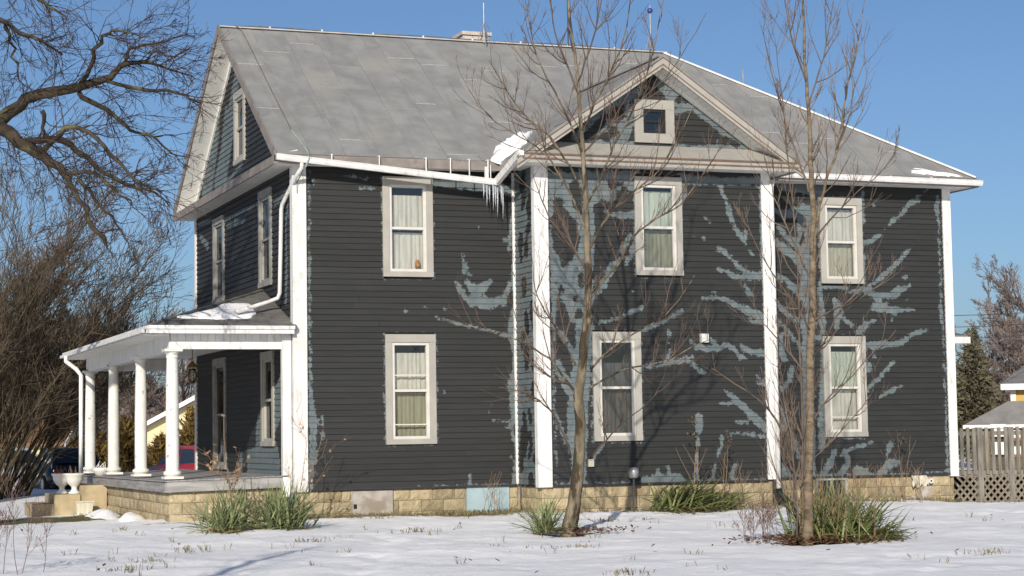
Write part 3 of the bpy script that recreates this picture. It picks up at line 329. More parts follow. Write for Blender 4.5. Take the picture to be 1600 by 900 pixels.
# ---------------------------------------------------------------- ground
rng = random.Random(4)
def axis(fine0, fine1, step, lo, hi):
    a = list(np.arange(fine0, fine1+1e-6, step)); d = step; x = fine1
    while x < hi: d *= 1.3; x += d; a.append(x)
    d = step; x = fine0
    while x > lo: d *= 1.3; x -= d; a.insert(0, x)
    return a
def build_ground():
    xs = axis(-9, 17, .14, -700, 900); ys = axis(-15, 3, .12, -400, 1500)
    V = []; G = []; L = []
    feet = []
    for (sx, sy, ex, ey) in ((-3, -14, 1.5, -1.6), (14, -11, 9.5, -1.5), (3.4, -14.5, 7.6, -4.0)):
        n_ = int(math.hypot(ex-sx, ey-sy)/.62)
        for q in range(n_): feet.append((sx+(ex-sx)*q/n_+rng.gauss(0,.05)+(.12 if q % 2 else -.12), sy+(ey-sy)*q/n_+rng.gauss(0,.06)))
    feet += [(rng.uniform(-7, 15), rng.uniform(-14, -2)) for _ in range(30)]
    for y in ys:
        for x in xs:
            z = gz(x, y)
            if -15 < y < 20 and -12 < x < 20:
                z += .05*mnoise.noise((x*.5, y*.5, 0))+.028*mnoise.noise((x*1.7, y*1.7, 3))+.016*mnoise.noise((x*5, y*5, 7))
                if y < -1: z -= sum(.045*math.exp(-((x-fx)**2/.014+(y-fy)**2/.03)) for fx, fy in feet if abs(x-fx) < .4 and abs(y-fy) < .5)
                for tx, ty in ((2.41,-6.47), (4.43,-9.84)): z -= .05*math.exp(-((x-tx)**2+(y-ty)**2)/.12)
            g = 0.
            # strips of bare grass along the foundation and in front of the steps
            d = -y if x < 4.07 else (-1.05-y if x < 8.63 else .1-y)
            if x > 8.63: d += .1
            if -1 < x < 13.3 and -.3 < d < 1.6: g = max(g, .75*(1-sm(.25, 1.0, d))*(1 if x < 4.1 else .62))
            if x <= -1 and x > -3.2: g = max(g, .35*(1-sm(.2, .8, abs(y+.1))))
            if -8 < x < -2.1 and 3.2 < y < 6.9: g = max(g, .85*sm(3.2, 4.2, y)*(1-sm(6.0, 6.9, y)))
            g = max(g, .5*(1-sm(.2, .7, math.hypot(x-2.3, (y+6.45)*1.2))))
            if y > 30: g = max(g, .18)
            G.append(g)
            L.append(.8*(1-sm(.35, 1.05, math.hypot((x-4.75)*.85, (y+9.75)*1.6))) if -12 < y < -8 else .62*(1-sm(.1, .5, math.hypot(x-2.6, (y+6.5)*1.5))))
            V.append((x, y, z))
    n = len(xs); F = [(j*n+i, j*n+i+1, (j+1)*n+i+1, (j+1)*n+i) for j in range(len(ys)-1) for i in range(n-1)]
    me = bpy.data.meshes.new('snowy_ground'); me.from_pydata(V, [], F); me.materials.append(M_['ground'])
    for nm, dat in (('grass', G), ('litter', L)):
        a = me.attributes.new(nm, 'FLOAT', 'POINT'); a.data.foreach_set('value', dat)
    me.polygons.foreach_set('use_smooth', [True]*len(F)); me.update()
    o = put('snowy_ground', me); tag(o, 'thin snow over the lawn around the house', 'ground', kind='structure')
build_ground()

# ---------------------------------------------------------------- house
W, La, Pb, Lb, Lc, Yc = 8.6, 4.066, -1.054, 8.626, 13.243, .15
ZE, ZR, SOF = 5.74, 8.863, 5.58
OG, OE = .4, .36
XR = 9.09; SL = (ZR-ZE)/(W/2+OE)
house = thing('house', 'two-storey dark clapboard farmhouse with pale bare patches and grey metal roof', 'house', (6.5, 4.3, -.5))
fA = lambda a, o, z: (a, -o, z)
fB = lambda a, o, z: (a, Pb-o, z)
fC = lambda a, o, z: (a, Yc-o, z)
fE = lambda a, o, z: (-o, a, z)            # end wall over the porch, a = Y
fS = lambda a, o, z: (La-o, a, z)          # left side of the bay
WA = [(1.578, 2.503, 3.677, 5.447), (1.6, 2.525, .741, 2.664)]
WB = [(5.947, 6.872, 3.677, 5.447), (5.084, 6.009, .741, 2.664)]
WC = [(10.354, 11.279, 3.677, 5.335), (10.351, 11.276, .741, 2.664)]
WE = [(5.66, 6.7, 3.62, 5.36), (1.59, 2.56, 3.64, 5.42), (5.55, 6.75, .28, 2.5), (1.48, 2.44, .74, 2.45)]
WGE = [(3.72, 4.64, 6.2, 7.62)]
WGB = [(5.975, 6.755, 6.06, 6.84)]
def wall_back(name, m, a0, a1, z0, z1, holes, th=.15, hi=None):
    mb = MB()
    cs = sorted(set([a0, a1]+[v for h in holes for v in h[:2]])); zs = sorted(set([z0, z1]+[v for h in holes for v in h[2:]]))
    for i in range(len(cs)-1):
        for j in range(len(zs)-1):
            ca = (cs[i]+cs[i+1])/2; cz = (zs[j]+zs[j+1])/2
            if any(h[0] < ca < h[1] and h[2] < cz < h[3] for h in holes): continue
            mb.mbox(m, cs[i], cs[i+1], -th, 0, zs[j], zs[j+1])
    return obj(name, mb, M_['dark'], house)
def cap_sdf(a, z, strokes):
    best = np.full(a.shape, -9.)
    for s in strokes:
        for (x0, z0, w0), (x1, z1, w1) in zip(s[:-1], s[1:]):
            dx, dz = x1-x0, z1-z0; l2 = dx*dx+dz*dz+1e-9
            t = np.clip(((a-x0)*dx+(z-z0)*dz)/l2, 0, 1)
            best = np.maximum(best, w0+(w1-w0)*t-np.hypot(a-x0-t*dx, z-z0-t*dz))
    return best
def bare_lit_fn(light, holes, base=None):
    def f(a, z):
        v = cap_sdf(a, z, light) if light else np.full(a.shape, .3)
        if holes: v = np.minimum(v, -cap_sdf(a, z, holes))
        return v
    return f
PITCH = .1037
def boards(wall, m, lo, hi, z0, z1, holes, bare, pitch=PITCH, step=.045, seed=1):
    """lap siding, one object for each board; lo/hi give the ends at a height"""
    r = random.Random(seed); n = int(math.ceil((z1-z0)/pitch-1e-6))
    for k in range(n):
        b0 = z0+k*pitch; b1 = min(b0+pitch, z1); zc = (b0+b1)/2
        l, h = lo(zc), hi(zc)
        if h-l < .05: continue
        cuts = sorted([(q[0]+.01, q[1]-.01) for q in holes if q[2] < zc < q[3]])
        segs = []; cur = l
        for c0, c1 in cuts:
            if c0 > cur+.02: segs.append((cur, c0, True, False))
            cur = max(cur, c1)
        if cur < h-.02: segs.append((cur, h, False, True))
        # a few butt joints
        out = []
        for s0, s1, fl, fr in segs:
            if s1-s0 > 2.6 and r.random() < .6:
                c = r.uniform(s0+.8, s1-.8); out += [(s0, c-.002), (c+.002, s1)]
            else: out.append((s0, s1))
        for s0, s1 in out:
            nx = max(1, int((s1-s0)/step)); A = np.linspace(s0, s1, nx+1)
            jit = r.uniform(-.0025, .0025); warp = r.uniform(-.002, .002)
            rows = [(b0, .004), (b0, .026+jit), (b0+(b1-b0)*.34, .0195+jit), (b0+(b1-b0)*.67, .013), (b1+.004, .0055)]
            V = []; Z = []; AA = []
            for zz, off in rows:
                le = lo(zz) if s0 == l else s0; he = hi(zz) if s1 == h else s1
                Ar = le+(he-le)*(A-s0)/(s1-s0)
                for a in Ar:
                    V.append(m(a, off+(warp*math.sin(a*1.9+k) if off > .01 else 0), zz+.0015*math.sin(a*1.3+k*2.1))); Z.append(zz); AA.append(a)
            c = nx+1
            F = [(j*c+i, j*c+i+1, (j+1)*c+i+1, (j+1)*c+i) for j in range(4) for i in range(nx)]
            # end caps
            F += [(0, c, 2*c, 3*c, 4*c), (nx+4*c, nx+3*c, nx+2*c, nx+c, nx)]
            me = bpy.data.meshes.new('siding_board'); me.from_pydata(V, [], F); me.materials.append(M_['siding'])
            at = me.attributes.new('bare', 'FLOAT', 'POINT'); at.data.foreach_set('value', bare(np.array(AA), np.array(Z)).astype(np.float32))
            put('siding_board', me, wall)
k_ = lambda v: (lambda z: v)
wA = wall_back('wall', fA, 0, La, -.02, 5.7, WA)
wB = wall_back('wall', fB, La+.15, Lb, -.02, 5.7, WB)
wC = wall_back('wall', fC, Lb, Lc, -.02, 5.7, WC)
wS = obj('wall', MB().mbox(fS, Pb, 0, -.15, 0, -.02, 5.7), M_['dark'], house)
wE = wall_back('wall', fE, .15, W, -.02, 5.7, WE)
obj('wall', MB().box(Lc-.15, Lc-.001, Yc+.15, W, -.02, 5.7).box(Lb-.15, Lb-.001, Pb+.15, Yc, -.02, 5.7).box(.15, Lc-.15, W-.15, W, -.02, 5.7), M_['siding'], house)
boards(wA, fA, k_(.2), k_(La-.06), 0, SOF, WA, bare_lit_fn(PA, None), seed=1)
boards(wB, fB, k_(La+.215), k_(Lb-.15), 0, SOF, WB, bare_lit_fn(PB, PBh), seed=2)
boards(wC, fC, k_(Lb+.03), k_(Lc-.145), 0, SOF, WC, bare_lit_fn(PC, PCh), seed=3)
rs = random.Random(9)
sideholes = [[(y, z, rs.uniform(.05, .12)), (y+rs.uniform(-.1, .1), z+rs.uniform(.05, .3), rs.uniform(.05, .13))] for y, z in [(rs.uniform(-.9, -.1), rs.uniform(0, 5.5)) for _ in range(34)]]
boards(wS, fS, k_(Pb+.02), k_(-.02), 0, SOF, [], bare_lit_fn(None, sideholes), seed=4)
boards(wE, fE, k_(.14), k_(W-.1), .22, SOF, WE, bare_lit_fn(PE_bare_lit, None), seed=5)
# gables
gy = lambda z: max(0, (z-ZE+.12)/SL)
gl = wall_back('gable_wall', fE, 3.72, 4.64, 5.6, 6.2, [])
tri = MB()
def rz_end(y): return ZE-.13+SL*(min(y, W-y)+OE)
hw = WGE[0]
tri.slab([(.0, 0, 5.6), (.0, hw[0], 5.6), (.0, hw[0], rz_end(hw[0])), (.0, 0, rz_end(0))], (.12,0,0)).slab([(0, hw[1], 5.6), (0, W, 5.6), (0, W, rz_end(W)), (0, hw[1], rz_end(hw[1]))], (.12,0,0)).slab([(0, hw[0], hw[3]), (0, hw[1], hw[3]), (0, hw[1], rz_end(hw[1])), (0, W/2, rz_end(W/2)), (0, hw[0], rz_end(hw[0]))], (.12,0,0))
gE = obj('gable_wall', tri, M_['dark'], house)
zinv = lambda z: (z-(ZE-.13))/SL-OE
boards(gE, fE, lambda z: max(.0, zinv(z)), lambda z: W-max(.0, zinv(z)), 5.8, rz_end(W/2), WGE, bare_lit_fn(PE_bare_lit, None), seed=6)
# bay gable
XP = (3.67+9.0)/2; ZPK = 7.55; BX0, BX1, BY = 3.67, 9.0, -1.52; SB = (ZPK-ZE)/(XP-BX0)
def rz_bay(x): return ZE-.13+SB*(min(x, 2*XP-x)-BX0)
hw = WGB[0]; x0, x1 = La, 2*XP-La
tri = MB().slab([(x0, Pb, 5.6), (hw[0], Pb, 5.6), (hw[0], Pb, rz_bay(hw[0])), (x0, Pb, rz_bay(x0))], (0,.12,0)).slab([(hw[1], Pb, 5.6), (x1, Pb, 5.6), (x1, Pb, rz_bay(x1)), (hw[1], Pb, rz_bay(hw[1]))], (0,.12,0)).slab([(hw[0], Pb, hw[3]), (hw[1], Pb, hw[3]), (hw[1], Pb, rz_bay(hw[1])), (XP, Pb, rz_bay(XP)), (hw[0], Pb, rz_bay(hw[0]))], (0,.12,0)).slab([(hw[0], Pb, 5.6), (hw[1], Pb, 5.6), (hw[1], Pb, hw[2]), (hw[0], Pb, hw[2])], (0,.12,0))
gB = obj('gable_wall', tri, M_['dark'], house)
zb = lambda z: (z-(ZE-.13))/SB+BX0
boards(gB, fB, lambda z: zb(z), lambda z: 2*XP-zb(z), 6.0, rz_bay(XP), WGB, bare_lit_fn(PG, PGh), seed=7)

# corner boards
cb = lambda *b: obj('corner_board', MB().box(*b), M_['white'], house)
cb(-.045, .2, -.045, .14, -.045, SOF)
cb(La-.06, La-.002, -.04, -.001, 0, SOF)
cb(La-.045, La+.215, Pb-.045, Pb+.1, -.04, SOF)
cb(Lb-.15, Lb+.03, Pb-.045, Pb+.05, 0, SOF)
cb(Lc-.145, Lc+.04, Yc-.045, Yc+.1, -.06, SOF)
cb(-.045, 0, W-.1, W+.04, .2, SOF)
obj('water_table', MB().box(.2, La-.06, -.034, 0, -.03, .001).box(La+.215, Lb-.15, Pb-.034, Pb, -.03, .001).box(Lb+.03, Lc-.145, Yc-.034, Yc, -.03, .001), M_['iron'], house)

# windows
def window(m, rect, cur='curtain', bars=(), lower=None, top_gap=.06, cw=.12, sash='sash', hang=None, split=.5, low_top=.03, jar=None, frame='casing'):
    a0, a1, z0, z1 = rect
    mb = MB(); ht = .14 if z1-z0 > 1 else cw; hb = .09 if z1-z0 > 1 else cw
    mb.mbox(m, a0, a0+cw, -.1, .05, z0+hb, z1-ht).mbox(m, a1-cw, a1, -.1, .05, z0+hb, z1-ht).mbox(m, a0, a1, -.1, .056, z1-ht, z1).mbox(m, a0, a1, -.1, .064, z0, z0+hb)
    w = obj('window', mb, M_[frame], house)
    s = .05; b0, b1, c0, c1 = a0+cw, a1-cw, z0+hb, z1-ht
    zm = c0+(c1-c0)*split
    sb = MB().mbox(m, b0, b0+s, -.06, .03, c0, c1).mbox(m, b1-s, b1, -.06, .03, c0, c1).mbox(m, b0+s, b1-s, -.06, .028, c1-s, c1).mbox(m, b0+s, b1-s, -.06, .034, c0, c0+s)
    sb.mbox(m, b0+s, b1-s, -.05, .02, zm-.022, zm+.022)
    for f in bars:
        zz = c0+(c1-c0)*f; sb.mbox(m, b0+s, b1-s, -.03, .012, zz-.01, zz+.01)
    obj('sash', sb, M_[sash], w)
    for za, zb_, o in ((zm+.022, c1-s, -.005), (c0+s, zm-.022, -.02)):
        obj('pane', MB().mbox(m, b0+s-.004, b1-s+.004, o-.004, o, za-.004, zb_+.004), M_['glass'], w)
    # curtains: a pleated sheet behind each half
    def sheet(za, zb_, mt, fold, o=-.13):
        n = 60; V = []; F = []
        r = random.Random(int(a0*1000+z0*10+za*7)); ph = r.random()*6
        for j, z in enumerate(np.linspace(za, zb_, 4)):
            for i in range(n+1):
                u = i/n; a = b0+.01+(b1-b0-.02)*u
                V.append(m(a, o+fold*(math.sin(u*46+ph+math.sin(u*9+ph)*1.5)*.6+math.sin(u*19+ph*2)*.5)*(1-.3*j/3), z))
        F = [(j*(n+1)+i, j*(n+1)+i+1, (j+1)*(n+1)+i+1, (j+1)*(n+1)+i) for j in range(3) for i in range(n)]
        obj('curtain', MB().add(V, F), M_[mt], w, True)
    if cur: sheet(zm-.02 if lower or lower == 0 else c0+.03, c1-s-top_gap, cur, .016)
    if lower: sheet(c0+.02, zm-low_top, lower, .014, -.15)
    # the dark room behind
    rm = MB().mbox(m, b0-.05, b1+.05, -.95, -.9, c0-.05, c1+.05).mbox(m, b0-.1, b0-.05, -.9, -.1, c0-.05, c1+.05).mbox(m, b1+.05, b1+.1, -.9, -.1, c0-.05, c1+.05).mbox(m, b0-.05, b1+.05, -.9, -.1, c1+.0, c1+.05).mbox(m, b0-.05, b1+.05, -.9, -.1, c0-.05, c0)
    obj('room', rm, M_['room'], w)
    if jar:
        p = m(b1-s-.09, -.07, c0+s+.02); obj('jar', MB().lathe([(.0,0),(.042,.005),(.05,.05),(.045,.11),(.03,.13),(.034,.15)], p, 10), M_['orange'], w, True)
    return w
window(fA, WA[0], 'curtain', (), 'curtain', .12, jar=True, low_top=.06)
window(fA, WA[1], 'curtain', (.15, .66), 'curtain_olive', .13)
window(fB, WB[0], 'curtain_green', (), 'curtain_olive', .05)
window(fB, WB[1], 'screen', (), None, .35)
window(fC, WC[0], 'curtain', (), 'shade', .02)
window(fC, WC[1], 'curtain_green', (.17,), 'curtain', .1)
for q in range(3): window(fE, WE[q], 'screen', (), None, frame='casing_old', sash='casing_old')
window(fE, WE[3], 'shade', (), 'curtain_olive', .1, frame='casing', sash='casing')
window(fE, WGE[0], 'shade', (), 'shade', cw=.12, sash='casing')
window(fB, WGB[0], None, (), None, cw=.17, sash='dark')

# main roof
def plane_front(x, y): return ZE+SL*(y+OE)
roof = obj('roof', MB().slab([(-OG, -OE, ZE-.012), (Lc+.35, -OE, ZE-.012), (XR, W/2, ZR-.012), (-OG, W/2, ZR-.012)], (0,0,-.1)).slab([(-OG, W/2, ZR-.013), (XR, W/2, ZR-.013), (Lc+.35, W+OE, ZE-.012), (-OG, W+OE, ZE-.012)], (0,0,-.1)).slab([(Lc+.35, -OE, ZE-.013), (Lc+.35, W+OE, ZE-.013), (XR, W/2, ZR-.014)], (0,0,-.1)), M_['roofdeck'], house)
def clip(poly, cl):
    for i in range(len(cl)):
        ax, ay = cl[i]; bx, by = cl[(i+1) % len(cl)]; out = []
        side = lambda p: (bx-ax)*(p[1]-ay)-(by-ay)*(p[0]-ax)
        for j in range(len(poly)):
            p, q = poly[j], poly[(j+1) % len(poly)]; sp, sq = side(p), side(q)
            if sp >= 0: out.append(p)
            if (sp >= 0) != (sq >= 0):
                t = sp/(sp-sq); out.append((p[0]+(q[0]-p[0])*t, p[1]+(q[1]-p[1])*t))
        poly = out
        if len(poly) < 3: return []
    return poly
def sheets(parent, poly, zf, wid, ln, along, seed, mt, gap=.004, th=.006, seams=None, name='roof_sheet'):
    """sheets laid in strips up the slope; along=0: strips are spaced in X, 1: in Y"""
    r = random.Random(seed)
    us = [p[along] for p in poly]; vs = [p[1-along] for p in poly]
    u = min(us)
    while u < max(us):
        v = min(vs)-r.uniform(0, ln*.9) if along == 0 else min(vs)-r.uniform(0, ln*.9)
        while v < max(vs):
            l = ln*r.uniform(.85, 1.15)
            q = [(u+gap/2, v+gap/2), (u+wid-gap/2, v+gap/2), (u+wid-gap/2, v+l-gap/2), (u+gap/2, v+l-gap/2)]
            if along == 1: q = [(b, a) for a, b in q][::-1]
            c = clip(q, poly)
            if len(c) >= 3:
                lift = r.uniform(0, .006); tilt = r.uniform(-.004, .004)
                obj(name, MB().slab([(x, y, zf(x, y)+lift+tilt*((x-q[0][0])/wid)) for x, y in c], (0,0,-th)), mt, parent)
                if seams is not None and r.random() < .55 and min(p[1] for p in c) > min(vs)+.1 and along == 0:
                    y = v+gap/2; xa = u+.03; xb = u+wid*r.uniform(.6, .97)
                    if len(clip([(xa, y), (xb, y), (xb, y+.02), (xa, y+.02)], poly)) == 4:
                        seams.slab([(xa, y-.004, zf(xa, y)+.012), (xb, y-.004, zf(xb, y)+.012), (xb, y+.004, zf(xb, y)+.018), (xa, y+.004, zf(xa, y)+.018)], (0,0,-.006))
            v += l
        u += wid
seams = MB()
sheets(roof, [(-OG, -OE), (Lc+.35, -OE), (XR, W/2), (-OG, W/2)], plane_front, .62, 1.9, 0, 3, M_['roof'], seams=seams)
obj('lap_seam', seams, M_['seam'], roof)['kind'] = 'stuff'
sheets(roof, [(Lc+.35, -OE), (Lc+.35, W+OE), (XR, W/2)], lambda x, y: ZE+(Lc+.35-x)*(ZR-ZE)/(Lc+.35-XR), .9, 2.5, 1, 4, M_['roof'])
bayroof = obj('bay_roof', MB().slab([(BX0, BY, ZE-.012), (XP, BY, ZPK-.012), (XP, 2.4, ZPK-.012), (BX0, -.3, ZE-.012)], (0,0,-.1)).slab([(XP, BY, ZPK-.013), (BX1, BY, ZE-.012), (BX1, -.3, ZE-.012), (XP, 2.4, ZPK-.013)], (0,0,-.1)), M_['roofdeck'], house)
sheets(bayroof, [(BX0, BY), (XP, BY), (XP, 2.34), (BX0, -.36)], lambda x, y: ZE+SB*(x-BX0), .62, 1.6, 1, 5, M_['roof'])
sheets(bayroof, [(XP, BY), (BX1, BY), (BX1, -.36), (XP, 2.34)], lambda x, y: ZE+SB*(BX1-x), .62, 1.6, 1, 6, M_['roof'])
obj('ridge_cap', MB().bar((-OG, W/2, ZR+.008), (XR, W/2, ZR+.008), .16, .02), M_['ridge'], roof)
capm = MB().bar((XR, W/2, ZR+.012), (Lc+.35, -OE, ZE+.015), .14, .035).bar((XR, W/2, ZR+.01), (Lc+.35, W+OE, ZE+.015), .14, .035)
obj('ridge_cap', capm, M_['cap'], roof)
obj('ridge_cap', MB().bar((XP, BY-.02, ZPK+.005), (XP, 2.3, ZPK+.005), .14, .03), M_['roof'], bayroof)
# rakes, soffits, fascias
FT = .12
def rake(a, b, dx, dy, w=.13, mt='fascia'):
    a = Vector(a); b = Vector(b); return MB().slab([a, b, b-Vector((0,0,w)), a-Vector((0,0,w))], (dx, dy, 0))
obj('rake_board', rake((-OG-.002, -OE, ZE+.05), (-OG-.002, W/2-.001, ZR+.05), -.03, 0, .19), M_['fascia'], house)
obj('rake_board', rake((-OG-.002, W/2+.001, ZR+.05), (-OG-.002, W+OE, ZE+.05), -.03, 0, .19), M_['fascia'], house)
def soffit_boards(parent, A, B, dirn, n, mt='soffit'):
    """narrow boards side by side from A to B, each dirn long"""
    A = Vector(A); B = Vector(B); d = Vector(dirn); mb = MB()
    for i in range(n):
        p = A+(B-A)*(i/n); q = A+(B-A)*((i+.9)/n); mb.slab([p, q, q+d, p+d], (0,0,.02))
    return obj('soffit', mb, M_[mt], parent)
soffit_boards(house, (-OG, W/2, ZR-.15), (-OG, W+OE-.15, ZE-.04), (OG, 0, 0), 60)
soffit_boards(house, (-OG, -OE+.15, ZE-.04), (-OG, W/2, ZR-.15), (OG, 0, 0), 60)
obj('gable_trim', MB().bar((-.035, W/2, ZR-.17), (-.035, W+.05, ZE+.04), .04, .09).bar((-.035, -.05, ZE+.04), (-.035, W/2, ZR-.17), .04, .09), M_['soffit'], house)
# boxed cornice across the end gable
obj('cornice', MB().slab([(-OG, -OE, SOF), (-OG, W+OE, SOF), (0, W+OE, SOF), (0, -OE, SOF)], (0,0,.02)), M_['soffit'], house)
obj('fascia', MB().box(-OG-.034, -OG-.002, -OE, W+OE, SOF-.02, ZE-.03), M_['fascia'], house)
obj('pent_strip', MB().slab([(-OG-.03, -OE, ZE-.03), (0, -OE+.1, ZE+.09), (0, W+OE-.1, ZE+.09), (-OG-.03, W+OE, ZE-.03)], (0,0,-.02)), M_['soffit'], house)
# front eaves
obj('fascia', MB().box(-OG, BX0-.02, -OE-.03, -OE, SOF-.02, ZE-.02), M_['fascia'], house)
obj('fascia', MB().box(BX1+.02, Lc+.38, -OE-.03, -OE, SOF-.02, ZE-.02).box(Lc+.35, Lc+.38, -OE, W+OE, SOF-.02, ZE-.02), M_['fascia'], house)
for b in ((0, BX0, -OE, -.03), (BX1, Lc+.35, -OE, Yc-.03), (Lc, Lc+.35, Yc-.029, W)): obj('cornice', MB().box(*b, SOF, SOF+.02), M_['soffit'], house)
for b in ((BX0+.02, BX1-.02, BY, Pb-.01), (BX0+.02, La-.01, Pb-.009, -.36), (Lb, BX1-.02, Pb-.009, -.37)): obj('cornice', MB().box(*b, SOF, SOF+.02), M_['soffit'], house)
obj('fascia', MB().box(BX0-.03, BX1+.03, BY-.03, BY-.001, SOF-.02, ZE-.03).box(BX0-.03, BX0, BY, -OE, SOF-.02, ZE-.02).box(BX1, BX1+.03, BY, -OE, SOF-.02, ZE-.02), M_['casing'], house)
obj('fascia_edge', MB().box(BX0-.04, BX1+.05, BY-.06, BY-.031, ZE-.035, ZE-.008).box(BX0-.02, BX1+.02, BY-.045, BY-.031, SOF+.04, SOF+.065), M_['brown'], house)
# pent roof below the bay gable
obj('pent_roof', MB().slab([(BX0, BY-.05, ZE-.01), (BX1, BY-.05, ZE-.01), (BX1-.36, Pb-.03, ZE+.27), (BX0+.36, Pb-.03, ZE+.27)], (0,0,-.03)), M_['casing'], house)
for sgn in (0, 1):
    a = (BX0-.12, BY-.005, ZE-.07) if sgn == 0 else (BX1+.12, BY-.005, ZE-.07); b = (XP, BY-.005, ZPK+.012)
    obj('rake_board', rake(a, b, 0, -.035, .22), M_['casing'], house)
    obj('rake_edge', rake((a[0], a[1]-.036, a[2]+.01), (b[0], b[1]-.036, b[2]+.01), 0, -.03, .045), M_['fascia'], house)
    obj('rake_edge', rake((a[0], a[1]-.036, a[2]-.15), (b[0], b[1]-.036, b[2]-.15), 0, -.012, .02), M_['brown'], house)
    A_ = (BX0+.1, BY, ZE-.06) if sgn == 0 else (BX1-.1, BY, ZE-.06)
    soffit_boards(house, A_, (XP, BY, ZPK-.14), (0, Pb-BY, 0), 26)
    obj('gable_trim', MB().bar((A_[0], Pb-.04, A_[2]-.03), (XP, Pb-.04, ZPK-.17), .05, .07), M_['soffit'], house)

# gutters
def gutter(a, b, name='gutter'):
    a = Vector(a); b = Vector(b); t = (b-a).normalized(); sd = Vector((t.y, -t.x, 0)).normalized()
    prof = [(-.05, .05), (-.05, -.05), (.025, -.05), (.045, -.01), (.045, .02), (.06, .05), (.055, .055), (.04, .024), (.035, -.008), (.02, -.04), (-.045, -.04), (-.045, .05)]
    P = [q+sd*u+Vector((0,0,v)) for q in (a, b) for u, v in prof]; n = len(prof)
    mb = MB().add(P, [(i, (i+1) % n, n+(i+1) % n, n+i) for i in range(n)]+[(0,1,2,3,4,5), (n, n+1, n+2, n+3, n+4, n+5)])
    return obj(name, mb, M_['white'], house)
g1 = gutter((-OG-.02, -.45, 5.665), (3.55, -.5, 5.335))
for x in (.55, 1.4, 2.25, 2.7, 3.05, 3.4):
    zz = 5.665+(5.335-5.665)*(x+.42)/3.97
    obj('hanger', MB().box(x-.01, x+.01, -.475, -.465, zz-.02, ZE+.004).box(x-.01, x+.01, -.465, -.36, ZE-.012, ZE+.004), M_['white'], g1)
gutter((3.55, -.5, 5.34), (3.6, -1.62, 5.72))
g3 = gutter((BX1+.05, -.43, 5.665), (Lc+.42, -.43, 5.635))
for x in (9.9, 10.7, 11.6, 12.5): obj('hanger', MB().box(x-.012, x+.012, -.48, -.36, 5.70, 5.715), M_['white'], g3)
obj('gutter_outlet', MB().box(3.36, 3.42, -.44, -.385, 5.38, 5.62).box(3.46, 3.475, -.42, -.4, 5.36, 5.66), M_['white'], house)
def pipe(pts, r=.038, mt='white', name='downspout', sides=8): return obj(name, MB().tube(pts, r, sides), M_[mt], house, True)
pipe([(.03,-.44,5.62), (.03,-.44,5.5), (-.02,-.2,5.36), (-.09,.48,4.97), (-.1,.53,4.88), (-.1,.6,4.2), (-.1,.68,3.42), (-.13,.72,3.33), (-.3,.72,3.26), (-.95,.3,3.06)])
pipe([(9.1,-.42,5.62), (9.05,-.45,5.53), (8.72,-1.08,5.42), (8.665,-1.13,5.34), (8.665,-1.13,5.2), (8.665,-1.13,2.5), (8.665,-1.13,-.22)], .045)
boot = MB().tube([(8.665,-1.13,-.17), (8.67,-1.15,-.26), (8.72,-1.3,-.38), (8.8,-1.5,-.5)], [.06,.062,.066,.07], 10)
obj('downspout_boot', boot, M_['black'], house, True)

# lightning cable, chimney
cab = [(x, W/2-.03, ZR+.04+.015*math.sin(x*2.1)) for x in np.arange(-.1, 9, .5)]
obj('lightning_cable', MB().tube(cab, .011, 5).tube([(-.1, W/2-.03, ZR+.04), (-.02, 4.1, 8.82), (.03, 3.6, plane_front(0,3.6)+.02), (.04, 2, plane_front(0,2)+.02), (.06, .4, plane_front(0,.4)+.02)], .009, 5), M_['cable'], roof)
obj('lightning_cable', MB().tube([(.06, .4, plane_front(0,.4)+.02), (.1, .1, plane_front(0,.1)+.03), (.16, -.36, ZE+.03), (.14, -.52, 5.66), (.08, -.5, 5.5), (.04, -.06, 5.3), (.04, -.055, 5.1)], .013, 5), M_['copper'], roof)
for x in np.arange(.6, 9, 1.05): obj('cable_clip', MB().box(x-.015, x+.015, W/2-.05, W/2-.01, ZR, ZR+.06), M_['cap'], roof)
ch = obj('chimney', MB().box(4.66, 5.2, 4.4, 4.9, 8.5, 9.02), M_['mortar'], house)
bi = 0
for k, z in enumerate(np.arange(8.6, 8.95, .085)):
    for x in np.arange(4.64 + (.1 if k % 2 else 0), 5.16, .21):
        obj('brick', MB().box(x, min(x+.2, 5.215), 4.385, 4.41, z, z+.075), M_['brick'], ch)
    for y in np.arange(4.42, 4.85, .21): obj('brick', MB().box(4.645, 4.67, y, y+.2, z, z+.075), M_['brick'], ch)
obj('chimney_cap', MB().box(4.61, 5.25, 4.34, 4.96, 9.02, 9.09), M_['brick'], ch)

